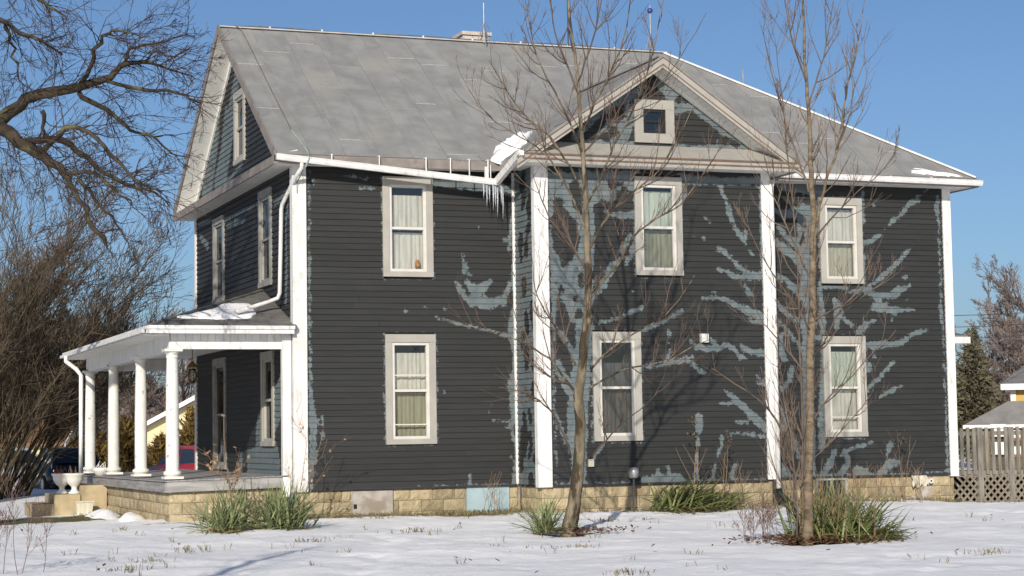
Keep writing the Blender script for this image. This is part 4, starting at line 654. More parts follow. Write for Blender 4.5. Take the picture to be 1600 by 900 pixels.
# foundation
fd = obj('foundation', MB().box(.06, La+.05, .07, .3, -.8, -.03).box(La+.1, Lb-.03, Pb+.07, Pb+.3, -.8, -.03).box(Lb-.03, Lc-.03, Yc+.07, Yc+.3, -.8, -.03).box(La+.07, La+.1, Pb+.1, .07, -.8, -.03).box(Lc-.3, Lc-.03, Yc+.3, W, -.8, -.03), M_['mortar'], house)
def block_mesh(w, h, seed, proud=.02):
    r = random.Random(seed); nx, nz = 7, 4; V = []; F = []
    for j in range(nz+1):
        for i in range(nx+1):
            e = min(i, nx-i, j, nz-j); d = 0 if e == 0 else proud*(.55+.45*r.random()+(.3*r.random() if e > 1 else 0))
            V.append((w*i/nx+(0 if i in (0, nx) else r.uniform(-.01,.01)), -d, h*j/nz+(0 if j in (0, nz) else r.uniform(-.008,.008))))
    n = nx+1; F = [(j*n+i, j*n+i+1, (j+1)*n+i+1, (j+1)*n+i) for j in range(nz) for i in range(nx)]
    b = len(V); V += [(0,.05,0),(w,.05,0),(w,.05,h),(0,.05,h)]
    F += [(b,b+1)+tuple(range(nx, -1, -1)), (b+1,b+2)+tuple((nz-j)*n+nx for j in range(nz+1)), (b+2,b+3)+tuple(nz*n+i for i in range(nx+1)), (b+3,b)+tuple(j*n for j in range(nz+1))]
    return MB().add(V, F).mesh('block', M_['stone'])
BM = {}
def blocks(parent, a0, a1, z1, z0, holes, place, seed, bw=.41, bh=.2):
    r = random.Random(seed); row = 0; z = z1
    while z > z0:
        zb0 = z-bh; a = a0-(bw/2 if row % 2 else 0)
        while a < a1:
            s, e = max(a, a0)+.004, min(a+bw, a1)-.004
            for h in holes:
                if h[2] < z-bh/2 < h[3]:
                    if s < h[0] < e: e = h[0]
                    if s < h[1] < e: s = h[1]
                    if s >= h[0] and e <= h[1]: e = s
            if e-s > .05:
                q = (round((e-s)/.05)*.05, r.randrange(4))
                if q not in BM: BM[q] = block_mesh(q[0], bh-.008, len(BM)+1)
                loc, rot = place(s, zb0+.004); put('block', BM[q], parent, loc, rot, ((e-s)/q[0], r.uniform(.8, 1.25), 1))
            a += bw
        z = zb0; row += 1
panels = [(.98, 1.75, -.7, 0), (3.07, 3.91, -.7, 0)]
blocks(fd, .0, La, -.035, -.6, panels, lambda a, z: ((a, .05, z), None), 1)
blocks(fd, La+.05, Lb-.02, -.035, -.6, [], lambda a, z: ((a, Pb+.05, z), None), 2)
blocks(fd, Lb+.0, Lc-.02, -.035, -.7, [(10.15, 10.83, -.6, 0)], lambda a, z: ((a, Yc+.05, z), None), 3)
blocks(fd, Pb+.1, .04, -.035, -.6, [], lambda a, z: ((La+.06, .04-(a-Pb-.1), z), (0,0,-math.pi/2)), 4)
obj('access_panel', MB().box(1.0, 1.73, .03, .07, -.62, -.05).box(.98, 1.0, .02, .07, -.62, -.04), M_['concrete'], fd)['label'] = 'pale concrete patch in the foundation'
obj('access_panel', MB().box(3.09, 3.89, .02, .06, -.56, -.03), M_['bluepaint'], fd)['label'] = 'pale blue painted crawlspace panel'
obj('panel_gap', MB().box(1.02, 1.08, .024, .03, -.36, -.28).box(3.4, 3.93, -.0, .05, -.6, -.565), M_['dark'], fd)
bw = obj('basement_window', MB().box(10.15, 10.19, Yc-.0, Yc+.1, -.6, -.04).box(10.78, 10.83, Yc, Yc+.1, -.6, -.04).box(10.19, 10.78, Yc, Yc+.1, -.08, -.04).box(10.47, 10.5, Yc+.02, Yc+.08, -.6, -.08), M_['casing'], house)
obj('pane', MB().box(10.19, 10.78, Yc+.05, Yc+.055, -.6, -.08), M_['carglass'], bw)
# ---------------------------------------------------------------- porch (part of the house)
PX, PY0, PY1 = -2.1, .2, 9.8        # column line
DX0, DY0, DY1 = -2.2, .1, 10.0      # deck edge
colm = MB().lathe([(.135,0),(.135,.03),(.15,.035),(.155,.06),(.145,.09),(.118,.1),(.112,.13),(.113,.5),(.112,1.0),(.104,1.6),(.094,1.98),(.094,2.0),(.105,2.005),(.105,2.03),(.096,2.035),(.1,2.06),(.125,2.095),(.14,2.11)], n=24).mesh('column', M_['column'], True)
basem = MB().box(-.16,.16,-.16,.16,-.0,.04).mesh('plinth', M_['column']); abm = MB().box(-.15,.15,-.15,.15,0,.045).mesh('abacus', M_['column'])
for i, (y, dz) in enumerate(((PY0+.02, 0), (3.35, 0), (6.55, -.01), (9.75, -.03))):
    c = put('column', colm, house, (PX+.02, y, .26+dz)); put('plinth', basem, c, (PX+.02, y, .225+dz)); put('abacus', abm, c, (PX+.02, y, 2.37+dz))
deck = obj('porch_deck', MB().slab([(DX0, DY0, .19), (-.05, DY0, .235), (-.05, DY1, .235), (DX0, DY1, .15)], (0,0,-.05)), M_['deckwood'], house)
nb = 18
for i in range(nb):     # floor boards show their ends along the near edge
    x0 = DX0-.03+(2.12)*i/nb; x1 = DX0-.03+2.12*(i+.93)/nb
    zf = lambda x, y: .2+.045*(x-DX0)/2.15-.04*(y/10)*(1-(x-DX0)/2.15)
    obj('floor_board', MB().slab([(x0, DY0-.05, zf(x0,0)), (x1, DY0-.05, zf(x1,0)), (x1, DY1, zf(x1,10)), (x0, DY1, zf(x0,10))], (0,0,-.022)), M_['deckwood'], deck)
obj('deck_skirt', MB().slab([(DX0-.0, DY0-.03, .17), (-.08, DY0-.03, .22), (-.08, DY0-.03, .04), (DX0, DY0-.03, .0)], (0,.03,0)), M_['deckwood'], house)
obj('deck_skirt', MB().slab([(DX0-.03, DY0, .16), (DX0-.03, DY1, .12), (DX0-.03, DY1, -.02), (DX0-.03, DY0, .0)], (.03,0,0)), M_['deckwood'], house)
pf = obj('porch_foundation', MB().box(-2.1, -.1, .22, .4, -.8, .03).box(-2.1, -1.9, .4, 9.9, -.8, .0), M_['mortar'], house)
blocks(pf, -2.14, -.1, .02, -.6, [], lambda a, z: ((a, .2, z), None), 11, .44, .2)
blocks(pf, .2, 9.9, .0, -.7, [], lambda a, z: ((-2.13, .2+(9.9-a), z), (0,0,-math.pi/2)), 12, .44, .2)
# beam with a frieze of narrow boards
bz0, bz1 = 2.41, 2.7
beam = obj('porch_beam', MB().box(-2.14, -.2, .1, .3, bz0, bz0+.13).box(-2.12, -.2, .12, .28, bz0+.13, bz1).box(-2.14, -1.94, .3, 9.9, bz0-.04, bz1-.04).box(-2.14, -.2, 9.7, 9.9, bz0-.03, bz1), M_['white'], house)
nb = 15
for i in range(nb):
    x0 = -2.13+1.93*i/nb; x1 = -2.13+1.93*(i+.95)/nb
    obj('frieze_board', MB().box(x0, x1, .105, .119, bz0+.135, bz1), M_['white'], beam)
fr = MB()
for i in range(76):
    y0 = .12+9.75*i/76; fr.box(-2.152, -2.141, y0, y0+9.75*.93/76, bz0+.0, bz1-.05)
tag(obj('frieze_boards', fr, M_['white'], beam), None, None, kind='stuff')
post = obj('porch_post', MB().box(-.215, -.06, .05, .18, -.12, 2.72), M_['white'], house)
obj('porch_post', MB().box(-.06, -.01, .14, .2, .2, 2.7), M_['white'], house)
obj('porch_ceiling', MB().slab([(-2.1, .2, 2.66), (0, .2, 2.66), (0, 9.8, 2.64), (-2.1, 9.8, 2.62)], (0,0,.02)), M_['soffit'], house)
# porch roof: near slope, left slope
ex0, ey0, ey1, ez, zt = -2.56, -.16, 10.2, 2.79, 3.6
yh = 2.35
pnear = lambda x, y: ez+(zt-ez)*(y-ey0)/(yh-ey0)
pleft = lambda x, y: ez+(zt-ez)*(x-ex0)/(0-ex0)-.004*(y-2)
pr = obj('porch_roof', MB().slab([(ex0, ey0, ez-.01), (0, ey0, ez-.01), (0, yh, zt-.01)], (0,0,-.05)).slab([(ex0, ey0, ez-.011), (0, yh, zt-.011), (0, ey1, zt-.05), (ex0, ey1, ez-.05)], (0,0,-.05)), M_['roofdeck'], house)
sheets(pr, [(ex0, ey0), (.0, ey0), (0, yh)], pnear, .62, .75, 1, 21, M_['porchroof'], gap=.002, th=.008, name='roofing_strip')
sheets(pr, [(ex0, ey0), (0, yh), (0, ey1), (ex0, ey1)], pleft, .8, 1.2, 1, 22, M_['porchroof'], gap=.002, th=.008, name='roofing_strip')
obj('hip_cap', MB().bar((ex0, ey0, ez+.01), (0, yh, zt+.01), .12, .02), M_['porchroof'], pr)
obj('porch_fascia', MB().box(ex0, -.06, ey0-.03, ey0-.002, ez-.13, ez-.005).box(ex0-.03, ex0-.002, ey0-.03, ey1, ez-.13, ez-.015), M_['white'], house)
obj('fascia_edge', MB().box(ex0-.02, -.05, ey0-.055, ey0-.031, ez-.055, ez+.004).box(ex0-.055, ex0-.031, ey0-.04, ey1, ez-.06, ez-.01), M_['white'], house)
obj('porch_soffit', MB().box(ex0, -.22, ey0, .1, ez-.115, ez-.095).box(ex0, -2.15, .1, ey1, ez-.15, ez-.13), M_['soffit'], house)
pg = obj('porch_gutter', MB().box(ex0-.1, ex0-.056, ey0-.03, ey1+.05, ez-.12, ez-.065), M_['white'], house)
pipe([(-2.68, 9.1, 2.68), (-2.68, 9.1, 2.56), (-2.5, 8.8, 2.38), (-2.42, 8.7, 2.25), (-2.42, 8.7, 1.2), (-2.42, 8.7, .05)], .045)
# rear porch eave beyond the right-hand corner
obj('rear_wing', MB().box(13.3, 15.2, 3.6, 7.5, -.5, 2.72), M_['siding'], house)
obj('rear_roof', MB().slab([(13.2, 3.1, 2.86), (15.58, 3.1, 2.86), (14.9, 5.5, 3.3), (13.2, 5.5, 3.3)], (0,0,-.06)), M_['porchroof'], house)
obj('rear_fascia', MB().box(13.2, 15.6, 3.05, 3.095, 2.68, 2.82).box(13.25, 15.55, 3.1, 3.6, 2.7, 2.72), M_['white'], house)
obj('rear_corner_board', MB().box(15.1, 15.23, 3.55, 3.6, -.5, 2.7), M_['casing'], house)

# ---------------------------------------------------------------- snow lying on the roofs
def snow_patch(name, label, outline, zf, thick, seed, n=22):
    r = random.Random(seed); cx = sum(p[0] for p in outline)/len(outline); cy = sum(p[1] for p in outline)/len(outline)
    # densify outline
    P = []
    for i in range(len(outline)):
        a = outline[i]; b = outline[(i+1) % len(outline)]
        for k in range(6):
            t = k/6; P.append((a[0]+(b[0]-a[0])*t+r.uniform(-.025,.025), a[1]+(b[1]-a[1])*t+r.uniform(-.025,.025)))
    V = []; F = []; m = len(P); rings = [(1, 0), (1.0, .35), (.93, .75), (.75, 1), (.45, 1.1), (.15, 1.05)]
    for s, h in rings:
        for x, y in P:
            X = cx+(x-cx)*s; Y = cy+(y-cy)*s
            V.append((X, Y, zf(X, Y)+thick*h*(.9+.35*mnoise.noise((X*2, Y*2, seed)))+.008))
    for j in range(len(rings)-1):
        for i in range(m): F.append((j*m+i, j*m+(i+1) % m, (j+1)*m+(i+1) % m, (j+1)*m+i))
    F.append(tuple((len(rings)-1)*m+i for i in range(m)))
    return tag(obj(name, MB().add(V, F), M_['snow'], None, True), label, 'snow', 'patches of snow left on the roofs')
zboth = lambda x, y: max(plane_front(x, y), ZE+SB*(x-BX0) if BX0 < x < XP else 0)
snow_patch('snow_patch', 'thick snow lump lying in the valley beside the bay gable', [(3.5,-.4), (3.8,-.62), (4.15,-.5), (4.4,.1), (4.62,.5), (4.45,.62), (4.05,.3), (3.7,-.02)], zboth, .11, 1)
snow_patch('snow_patch', 'snow lying on the small porch roof', [(-2.0,.3), (-1.2,.22), (-.7,.3), (-.55,.62), (-.5,1.25), (-1.0,1.2), (-1.35,.75)], lambda x, y: min(pnear(x, y), pleft(x, y)), .05, 2)
snow_patch('snow_patch', 'thin strip of snow at the far right eave corner', [(12.2,-.26), (12.9,-.33), (13.3,-.33), (12.9,-.22), (12.5,-.12), (12.3,-.1)], plane_front, .03, 3)
snow_patch('snow_patch', 'small snow lump right of the bay gable eave', [(9.05,-.36), (9.3,-.36), (9.35,-.15), (9.1,-.1)], plane_front, .08, 4)
def heap(name, label, cx, cy, rx, ry, h, seed):
    V = []; F = []; n = 24; rings = 7
    for j in range(rings):
        s = 1-j/(rings-1)*.96
        for i in range(n):
            a = 2*math.pi*i/n; x = cx+rx*s*math.cos(a)*(1+.15*math.sin(3*a+seed)); y = cy+ry*s*math.sin(a)
            V.append((x, y, gz(x, y)-.04+h*(1-s*s)*(1+.5*mnoise.noise((x*3, y*3, seed)))))
    F = [(j*n+i, j*n+(i+1) % n, (j+1)*n+(i+1) % n, (j+1)*n+i) for j in range(rings-1) for i in range(n)]+[tuple((rings-1)*n+i for i in range(n))]
    tag(obj(name, MB().add(V, F), M_['snow'], None, True), label, 'snow', 'snow heaps by the porch')
heap('snow_heap', 'longer snow heap against the porch wall by the steps', -2.55, 4.9, .35, 1.3, .16, 1)
heap('snow_heap', 'small snow heap at the corner of the porch wall', -2.4, 2.6, .25, .7, .15, 2)

# ---------------------------------------------------------------- icicles
for i, (x, l) in enumerate(((3.3,.26),(3.37,.4),(3.43,.32),(3.48,.46),(3.53,.4),(3.58,.58),(3.63,.36),(3.67,.62))):
    tag(obj('icicle', MB().tube([(x, -.5+.03*(i % 3), 5.3), (x+.004, -.5+.03*(i % 3), 5.3-l*.5), (x, -.5+.03*(i % 3), 5.3-l)], [.018, .012, .001], 6), M_['ice'], None, True), ('first', 'second', 'third', 'fourth', 'fifth', 'sixth', 'seventh', 'last')[i]+' icicle from the left under the sagging gutter corner', 'icicle', 'icicles under the sagging gutter')

# ---------------------------------------------------------------- things on the roof and walls
def mast(label, x, y, z0, z1, mt, ball=None, legs=None, name='lightning_rod', cat='lightning rod'):
    t = thing(name, label, cat, (x, y, z0))
    obj('rod', MB().tube([(x, y, z0), (x, y, z1)], .014, 6), M_[mt], t)
    if ball: obj('ball', MB().lathe([(.0,-.06),(.035,-.05),(.06,-.02),(.06,.02),(.035,.05),(0,.06)], (x, y, ball), 12), M_['bluemetal'], t, True)
    if legs:
        for k in range(3):
            a = 2*math.pi*k/3+.4; obj('leg', MB().tube([(x+legs*math.cos(a), y+legs*math.sin(a), z0-.06), (x, y, z0+.4)], .011, 5), M_[mt], t)
    return t
mast('thin grey mast standing beside the chimney', 5.03, 4.2, 8.84, 9.66, 'metal', legs=.18, name='antenna_mast', cat='mast')
mast('lightning rod with a blue ball on the ridge', 8.77, 4.25, 8.86, 9.85, 'metal', 9.74, .14)
mast('dark tripod mast on the ridge behind the slender tree', 6.9, 4.25, 8.86, 9.9, 'iron', legs=.28, name='antenna_mast', cat='mast')
mast('short plain rod on the hip of the roof', 10.3, 3.05, 8.0, 8.35, 'metal')
t = thing('vent_cover', 'small white square vent cover on the bay wall', 'vent', (7.255, Pb, 2.48))
obj('housing', MB().box(7.175, 7.335, Pb-.07, Pb-.022, 2.48, 2.635), M_['white'], t); obj('louvre', MB().box(7.19, 7.32, Pb-.078, Pb-.0705, 2.5, 2.535).box(7.19, 7.32, Pb-.078, Pb-.0705, 2.555, 2.615), M_['soffit'], t)
t = thing('outlet_box', 'small pale outlet box low on the bay wall by the tree', 'outlet box', (5.005, Pb, .3))
obj('cover', MB().box(4.955, 5.055, Pb-.075, Pb-.022, .3, .43), M_['shade'], t); obj('hinge', MB().box(4.96, 5.05, Pb-.083, Pb-.0755, .405, .42), M_['casing'], t)
t = thing('path_light', 'grey hooded lamp on a dark stake by the bay wall', 'garden light', (5.66, -1.42, -.5))
obj('stake', MB().tube([(5.66,-1.42,-.55), (5.675,-1.42,.12)], .02, 6), M_['iron'], t); obj('hood', MB().lathe([(.05,0),(.09,.02),(.095,.12),(.08,.17),(.03,.19),(0,.192)], (5.675,-1.42,.09), 14), M_['metal'], t, True)
t = thing('hanging_lantern', 'brass lantern hanging from the porch ceiling', 'lantern', (-.85, 4.6, 1.95))
lx, ly = -.85, 4.75
obj('cage', MB().lathe([(.02,0),(.06,.02),(.075,.03)], (lx,ly,1.95), 8).lathe([(.115,0),(.1,.03),(.04,.09),(.015,.12)], (lx,ly,2.27), 8), M_['brass'], t)
for k in range(6):
    a = math.pi*k/3; obj('bar', MB().tube([(lx+.07*math.cos(a), ly+.07*math.sin(a), 1.98), (lx+.105*math.cos(a), ly+.105*math.sin(a), 2.27)], .008, 4), M_['brass'], t)
obj('globe', MB().lathe([(.05,0),(.08,.05),(.085,.17),(.06,.26)], (lx,ly,1.985), 12), M_['glass'], t, True)
obj('chain', MB().tube([(lx,ly,2.38), (lx,ly,2.65)], .008, 5), M_['brass'], t)
t = thing('utility_meter', 'cream cloth and white dial over a concrete stub at the right foundation', 'meter', (12.45, Yc, -.6))
obj('stub', MB().box(12.36, 12.58, Yc-.13, Yc+.04, -.75, -.24).box(12.2, 12.3, Yc-.05, Yc+.03, -.7, -.42), M_['concrete'], t)
V = []; F = []
for j in range(7):
    for i in range(9):
        x = 12.2+.36*i/8; zz = -.03-.23*j/6*(1-.35*(i % 3 == 1)); V.append((x, Yc-.05-.03*math.sin(i*2.2+j)-.012*j, zz))
F = [(j*9+i, j*9+i+1, (j+1)*9+i+1, (j+1)*9+i) for j in range(6) for i in range(8)]
obj('cloth', MB().add(V, F), M_['shade'], t, True)
d = MB(); d.tube([(12.64, Yc-.06, -.14), (12.64, Yc+.02, -.14)], .05, 14); obj('dial', d, M_['white'], t)
obj('dial_face', MB().tube([(12.64, Yc-.066, -.14), (12.64, Yc-.0605, -.14)], .02, 10), M_['iron'], t)

# ---------------------------------------------------------------- steps and urns
t = thing('stone_steps', 'tan stone steps down from the far side of the porch', 'steps', (-2.9, 7.6, -.6))
obj('step', MB().box(-2.68, -2.16, 6.9, 8.3, -.75, .0), M_['steps'], t); obj('step', MB().box(-3.2, -2.69, 6.85, 8.35, -.75, -.17), M_['steps'], t); obj('step', MB().box(-3.6, -3.21, 6.85, 8.4, -.75, -.35), M_['steps'], t)
urn = [(.0,0),(.115,.005),(.115,.03),(.07,.06),(.05,.1),(.06,.14),(.12,.19),(.165,.27),(.175,.34),(.195,.36),(.2,.385),(.18,.39),(.16,.37),(.0,.36)]
def urnp(x, y, z, s, label):
    t = thing('urn_planter', label, 'planter', (x, y, z), 'white urn planters on the steps')
    u = MB().lathe([(r*s, h*s) for r, h in urn], (x, y, z), 22); obj('urn', u, M_['column'], t, True)
    r = random.Random(int(x*100)); tw = MB()
    for k in range(12):
        a = r.uniform(0, 6.28); q = r.uniform(0, .12)*s; p = (x+q*math.cos(a), y+q*math.sin(a), z+.35*s); tw.tube([p, (p[0]+r.uniform(-.05,.05), p[1]+r.uniform(-.05,.05), p[2]+r.uniform(.06,.2)*s)], [.006, .002], 4)
    obj('dead_stems', tw, M_['drystem'], t)
urnp(-2.99, 7.3, -.17, 1.06, 'white urn planter on the middle step, further left of two'); urnp(-2.78, 7.05, -.17, 1.06, 'white urn planter on the middle step, right of two')
t = thing('bowl_planter', 'low white bowl planter with dead stems on the porch edge', 'planter', (-2.25, 8.0, .0))
obj('bowl', MB().lathe([(.07,0),(.1,.02),(.17,.1),(.19,.16),(.17,.165),(.0,.14)], (-2.12, 8.0, .16), 18), M_['soffit'], t, True)
tw = MB(); r = random.Random(3)
for k in range(9): tw.tube([(-2.12+r.uniform(-.1,.1), 8+r.uniform(-.1,.1), .29), (-2.12+r.uniform(-.13,.13), 8+r.uniform(-.1,.1), .29+r.uniform(.06,.2))], [.012, .004], 4)
obj('dead_stems', tw, M_['soffit'], t)
t = thing('flower_box', 'cream rectangular flower box on the ground by the steps', 'planter', (-2.65, 6.6, -.6))
bx = MB().slab([(-2.83,6.45,-.29), (-2.49,6.45,-.29), (-2.49,6.62,-.29), (-2.83,6.62,-.29)], (0,0,-.0)); bx = MB().add([(-2.83,6.44,-.3),(-2.49,6.44,-.3),(-2.49,6.64,-.3),(-2.83,6.64,-.3),(-2.80,6.46,-.6),(-2.52,6.46,-.6),(-2.52,6.62,-.6),(-2.80,6.62,-.6)], [(0,1,2,3),(4,7,6,5),(0,4,5,1),(1,5,6,2),(2,6,7,3),(3,7,4,0)])
obj('box', bx, M_['shade'], t); obj('rim', MB().box(-2.845, -2.475, 6.425, 6.44, -.325, -.295), M_['shade'], t)

# ---------------------------------------------------------------- bare trees
def rv(r): return Vector((r.uniform(-1,1), r.uniform(-1,1), r.uniform(-1,1)))
def sprig(mb, p, d, L, rad, lev, r, upk=.12, wob=.18, kids=(4, 6), spread=.75, mn=.004, sides=4):
    n = 5 if lev > 1 else (4 if lev else 3); pts = [p.copy()]; q = p.copy(); d = d.normalized()
    for i in range(n):
        d = (d+rv(r)*wob+Vector((0,0,upk))).normalized(); q = q+d*(L/n); pts.append(q.copy())
    rr = [max(mn, rad*(1-.75*i/n)) for i in range(n+1)]
    mb.tube(pts, rr, sides if lev > 1 else 3, False)
    if lev > 0:
        for k in range(r.randint(*kids)):
            t = r.uniform(.2, .97)*n; i = min(n-1, int(t)); b = pts[i].lerp(pts[i+1], t-i); td = (pts[i+1]-pts[i]).normalized()
            sd = td.cross(rv(r)).normalized()
            sprig(mb, b, td+sd*spread*r.uniform(.6, 1.3), L*r.uniform(.3, .6)*(1.15-.5*t/n), max(mn, rr[i]*.6), lev-1, r, upk, wob, kids, spread, mn, sides)
def smooth_pts(P):
    # Catmull-Rom through (x,y,z,r)
    out = []
    for i in range(len(P)-1):
        p0 = P[max(i-1,0)]; p1 = P[i]; p2 = P[i+1]; p3 = P[min(i+2, len(P)-1)]
        for k in range(3):
            t = k/3; out.append(tuple(.5*((2*b)+(c-a)*t+(2*a-5*b+4*c-d)*t*t+(-a+3*b-3*c+d)*t**3) for a, b, c, d in zip(p0, p1, p2, p3)))
    out.append(P[-1]); return out
def traced_tree(name, label, data, bark, twig, seed, dens, Lk, upk, extra=None, lev=2, mn=.0035, wobr=.012, group=None, kids=(3, 5), start=.12, bw=1, twob=.16, tw=1):
    r = random.Random(seed)
    tr = data[0]; t = thing(name, label, 'tree', (tr[0][0], tr[0][1], gz(tr[0][0], tr[0][1])), group)
    def jit(P, k): return [(x+r.uniform(-k,k), y+r.uniform(-k,k), z, w*(1+r.uniform(-.05,.05))) for x, y, z, w in P]
    mb = MB(); S = jit(smooth_pts(tr), .006); mb.tube([s[:3] for s in S], [s[3]*tw*(1-.3*i/len(S)) for i, s in enumerate(S)], 14); obj('trunk', mb, M_[bark], t, True)
    crown = MB()
    for bi, b in enumerate(data):
        S = jit(smooth_pts(b), wobr if bi else 0)
        if bi:
            mb = MB(); mb.tube([s[:3] for s in S], [max(mn, s[3]*bw) for s in S], 7); obj('branch', mb, M_[bark if b[0][3] > .03 else twig], t, True)
        P = [Vector(s[:3]) for s in S]; n = len(P)
        tot = sum((P[i+1]-P[i]).length for i in range(n-1))
        for k in range(int(tot*dens*(1 if bi else .35))):
            u = r.uniform(start if bi else .35, .99)*(n-1); i = min(n-2, int(u)); p = P[i].lerp(P[i+1], u-i); td = (P[i+1]-P[i]).normalized()
            sd = td.cross(rv(r)).normalized(); L = Lk*r.uniform(.4, 1.2)*(1.1-.5*u/(n-1)) * (1 if bi else .8)
            sprig(crown, p, td*.8+sd*r.uniform(.5, 1.1), L, max(mn*1.3, min(.011, S[i][3]*.5)), lev-1 if r.random() < .7 else lev, r, upk, twob, kids, .7, mn)
    obj('crown', crown, M_[twig], t)
    return t
traced_tree('slender_tree', 'slender bare tree with mossy trunk in front of the bay', T1, 'bark1', 'twig1', 3, 5.2, .95, .2, mn=.0024, bw=.55, tw=.8)
traced_tree('young_tree', 'smooth tan bare tree rising from the leafy bed', T2, 'bark2', 'twig2', 5, 5.4, .85, .26, mn=.0023, bw=.58, tw=.9)
traced_tree('oak_tree', 'old oak whose gnarled limbs reach in from the left', OAK, 'oakbark', 'oaktwig', 8, 9, 1.2, .0, mn=.0034, wobr=.05, kids=(4, 7), lev=2, bw=.95, twob=.34)

# ---------------------------------------------------------------- bladed plants
def blade_mesh(name, mt, L, w, droop, fold=.25, n=6):
    V = []; F = []
    for i in range(n+1):
        t = i/n; ang = droop*t*t; x = L*(t-.12*droop*t**3); z = -L*droop*.45*t**2.2
        ww = w*(1-t**2.5)*(.55+.45*min(1, t*4))+.0008
        V += [(x, -ww/2, z+ww*fold), (x, 0, z), (x, ww/2, z+ww*fold)]
    for i in range(n):
        for k in range(2): a = i*3+k; F.append((a, a+1, a+4, a+3))
    return MB().add(V, F).mesh(name, M_[mt], True)
YB = [blade_mesh('leaf', 'yucca', .62, .024, d) for d in (.03, .1, .3, .8)]; YD = [blade_mesh('leaf', 'yuccadry', .5, .024, d) for d in (.9, 1.3)]
LB = [blade_mesh('leaf', 'lily', .6, .036, d) for d in (.5, 1.0, 1.5)]
def rosette(name, label, cat, x, y, n, s, seed, pal, dry, spread=.05, elev=(8, 85), lean=None, group=None, dryfrac=.12):
    r = random.Random(seed); t = thing(name, label, cat, (x, y, gz(x, y)), group)
    for k in range(n):
        az = r.uniform(0, 2*math.pi); el = R(r.uniform(*elev)); me = r.choice(pal)
        if r.random() < dryfrac: me = r.choice(dry); el = R(r.uniform(2, 25))
        if lean is not None and r.random() < .7: az = lean+r.gauss(0, .6)
        px, py = x+r.gauss(0, spread), y+r.gauss(0, spread)
        put('leaf', me, t, (px, py, gz(px, py)+r.uniform(0, .04)), (r.gauss(0, .3), -el, az), s*r.uniform(.7, 1.15))
    return t
rosette('yucca_plant', 'spiky green yucca nearest the porch, left of the pair', 'yucca', -1.93, -3.5, 200, 1.25, 1, YB, YD, .13, group='yuccas by the house')
rosette('yucca_plant', 'spiky green yucca in front of the white corner board, right of the pair', 'yucca', -1.12, -3.55, 230, 1.3, 2, YB, YD, .17, group='yuccas by the house')
rosette('yucca_plant', 'small yucca at the foot of the slender mossy tree', 'yucca', 2.08, -6.35, 140, .98, 3, YB, YD, .06, group='yuccas by the house')
rosette('daylily_clump', 'sprawling heap of green strap leaves against the bay foundation', 'plant', 6.35, -1.75, 270, 1.3, 4, LB, YD, .24, (15, 75), lean=-.3, dryfrac=.25)
rosette('daylily_clump', 'smaller heap of strap leaves spilling right along the bay foundation', 'plant', 7.05, -1.8, 140, 1.1, 5, LB, YD, .2, (15, 60), lean=0.1)
rosette('leafy_bed_plant', 'dense green clump right of the young tree in the leafy bed', 'plant', 5.05, -9.6, 290, 1.1, 6, LB+YB[1:], YD, .26, (10, 80), dryfrac=.25)
rosette('leafy_bed_plant', 'arching green clump at the right edge of the leafy bed', 'plant', 5.5, -9.7, 160, .85, 7, LB, YD, .12, (5, 55), lean=-.2, dryfrac=.25)
rosette('tall_grass', 'tall tan and green grass behind the young tree', 'grass', 4.78, -9.35, 150, 1.4, 8, YB[:2]+[blade_mesh('leaf', 'yuccadry', .6, .014, .1)]*2, YD, .17, (52, 88), dryfrac=.25)
rosette('leafy_bed_plant', 'bushy olive clump in the middle of the leafy bed', 'plant', 5.25, -9.45, 230, 1.25, 16, LB[:2]+YB[1:3], YD, .2, (30, 86), dryfrac=.2)
def stuff_blades(name, label, cat, spots, mt, seed, per=(3, 6), L=(.03, .085), w=.0045):
    r = random.Random(seed); mb = MB()
    for x, y in spots:
        z = gz(x, y)
        for k in range(r.randint(*per)):
            a = r.uniform(0, 6.28); l = r.uniform(*L); e = r.uniform(.3, 1.4); px, py = x+r.gauss(0, .05), y+r.gauss(0, .05)
            dx, dy = math.cos(a), math.sin(a); q = (px+dx*l*math.cos(e), py+dy*l*math.cos(e), z+.02+l*math.sin(e))
            mb.add([(px-dy*w, py+dx*w, z-.02), (px+dy*w, py-dx*w, z-.02), ((px+q[0])/2-dy*w*.7, (py+q[1])/2+dx*w*.7, z+.02+l*.6*math.sin(e)), q], [(0,1,2), (1,3,2)])
    return tag(obj(name, mb, M_[mt]), label, cat, kind='stuff')
rg = random.Random(12)
sp = [(rg.uniform(-7, 15), rg.uniform(-14, -1.2)) for _ in range(90)]
sp += [(rg.uniform(-.2, 4.0), -abs(rg.gauss(0, .4))-.02) for _ in range(420)]+[(rg.uniform(4, 8.8), -1.1-abs(rg.gauss(0, .35))) for _ in range(150)]+[(rg.uniform(8.8, 13.3), .05-abs(rg.gauss(0, .3))) for _ in range(160)]+[(rg.uniform(-7, -2.2), rg.uniform(3.6, 6.8)) for _ in range(90)]
for _ in range(10):
    cx, cy = rg.uniform(-6, 14), rg.uniform(-13.5, -2.5); sp += [(cx+rg.gauss(0, .16), cy+rg.gauss(0, .12)) for _ in range(9)]
stuff_blades('grass_tufts', 'dry grass blades poking through the snow', 'grass', sp, 'grass', 2)
lt = MB()
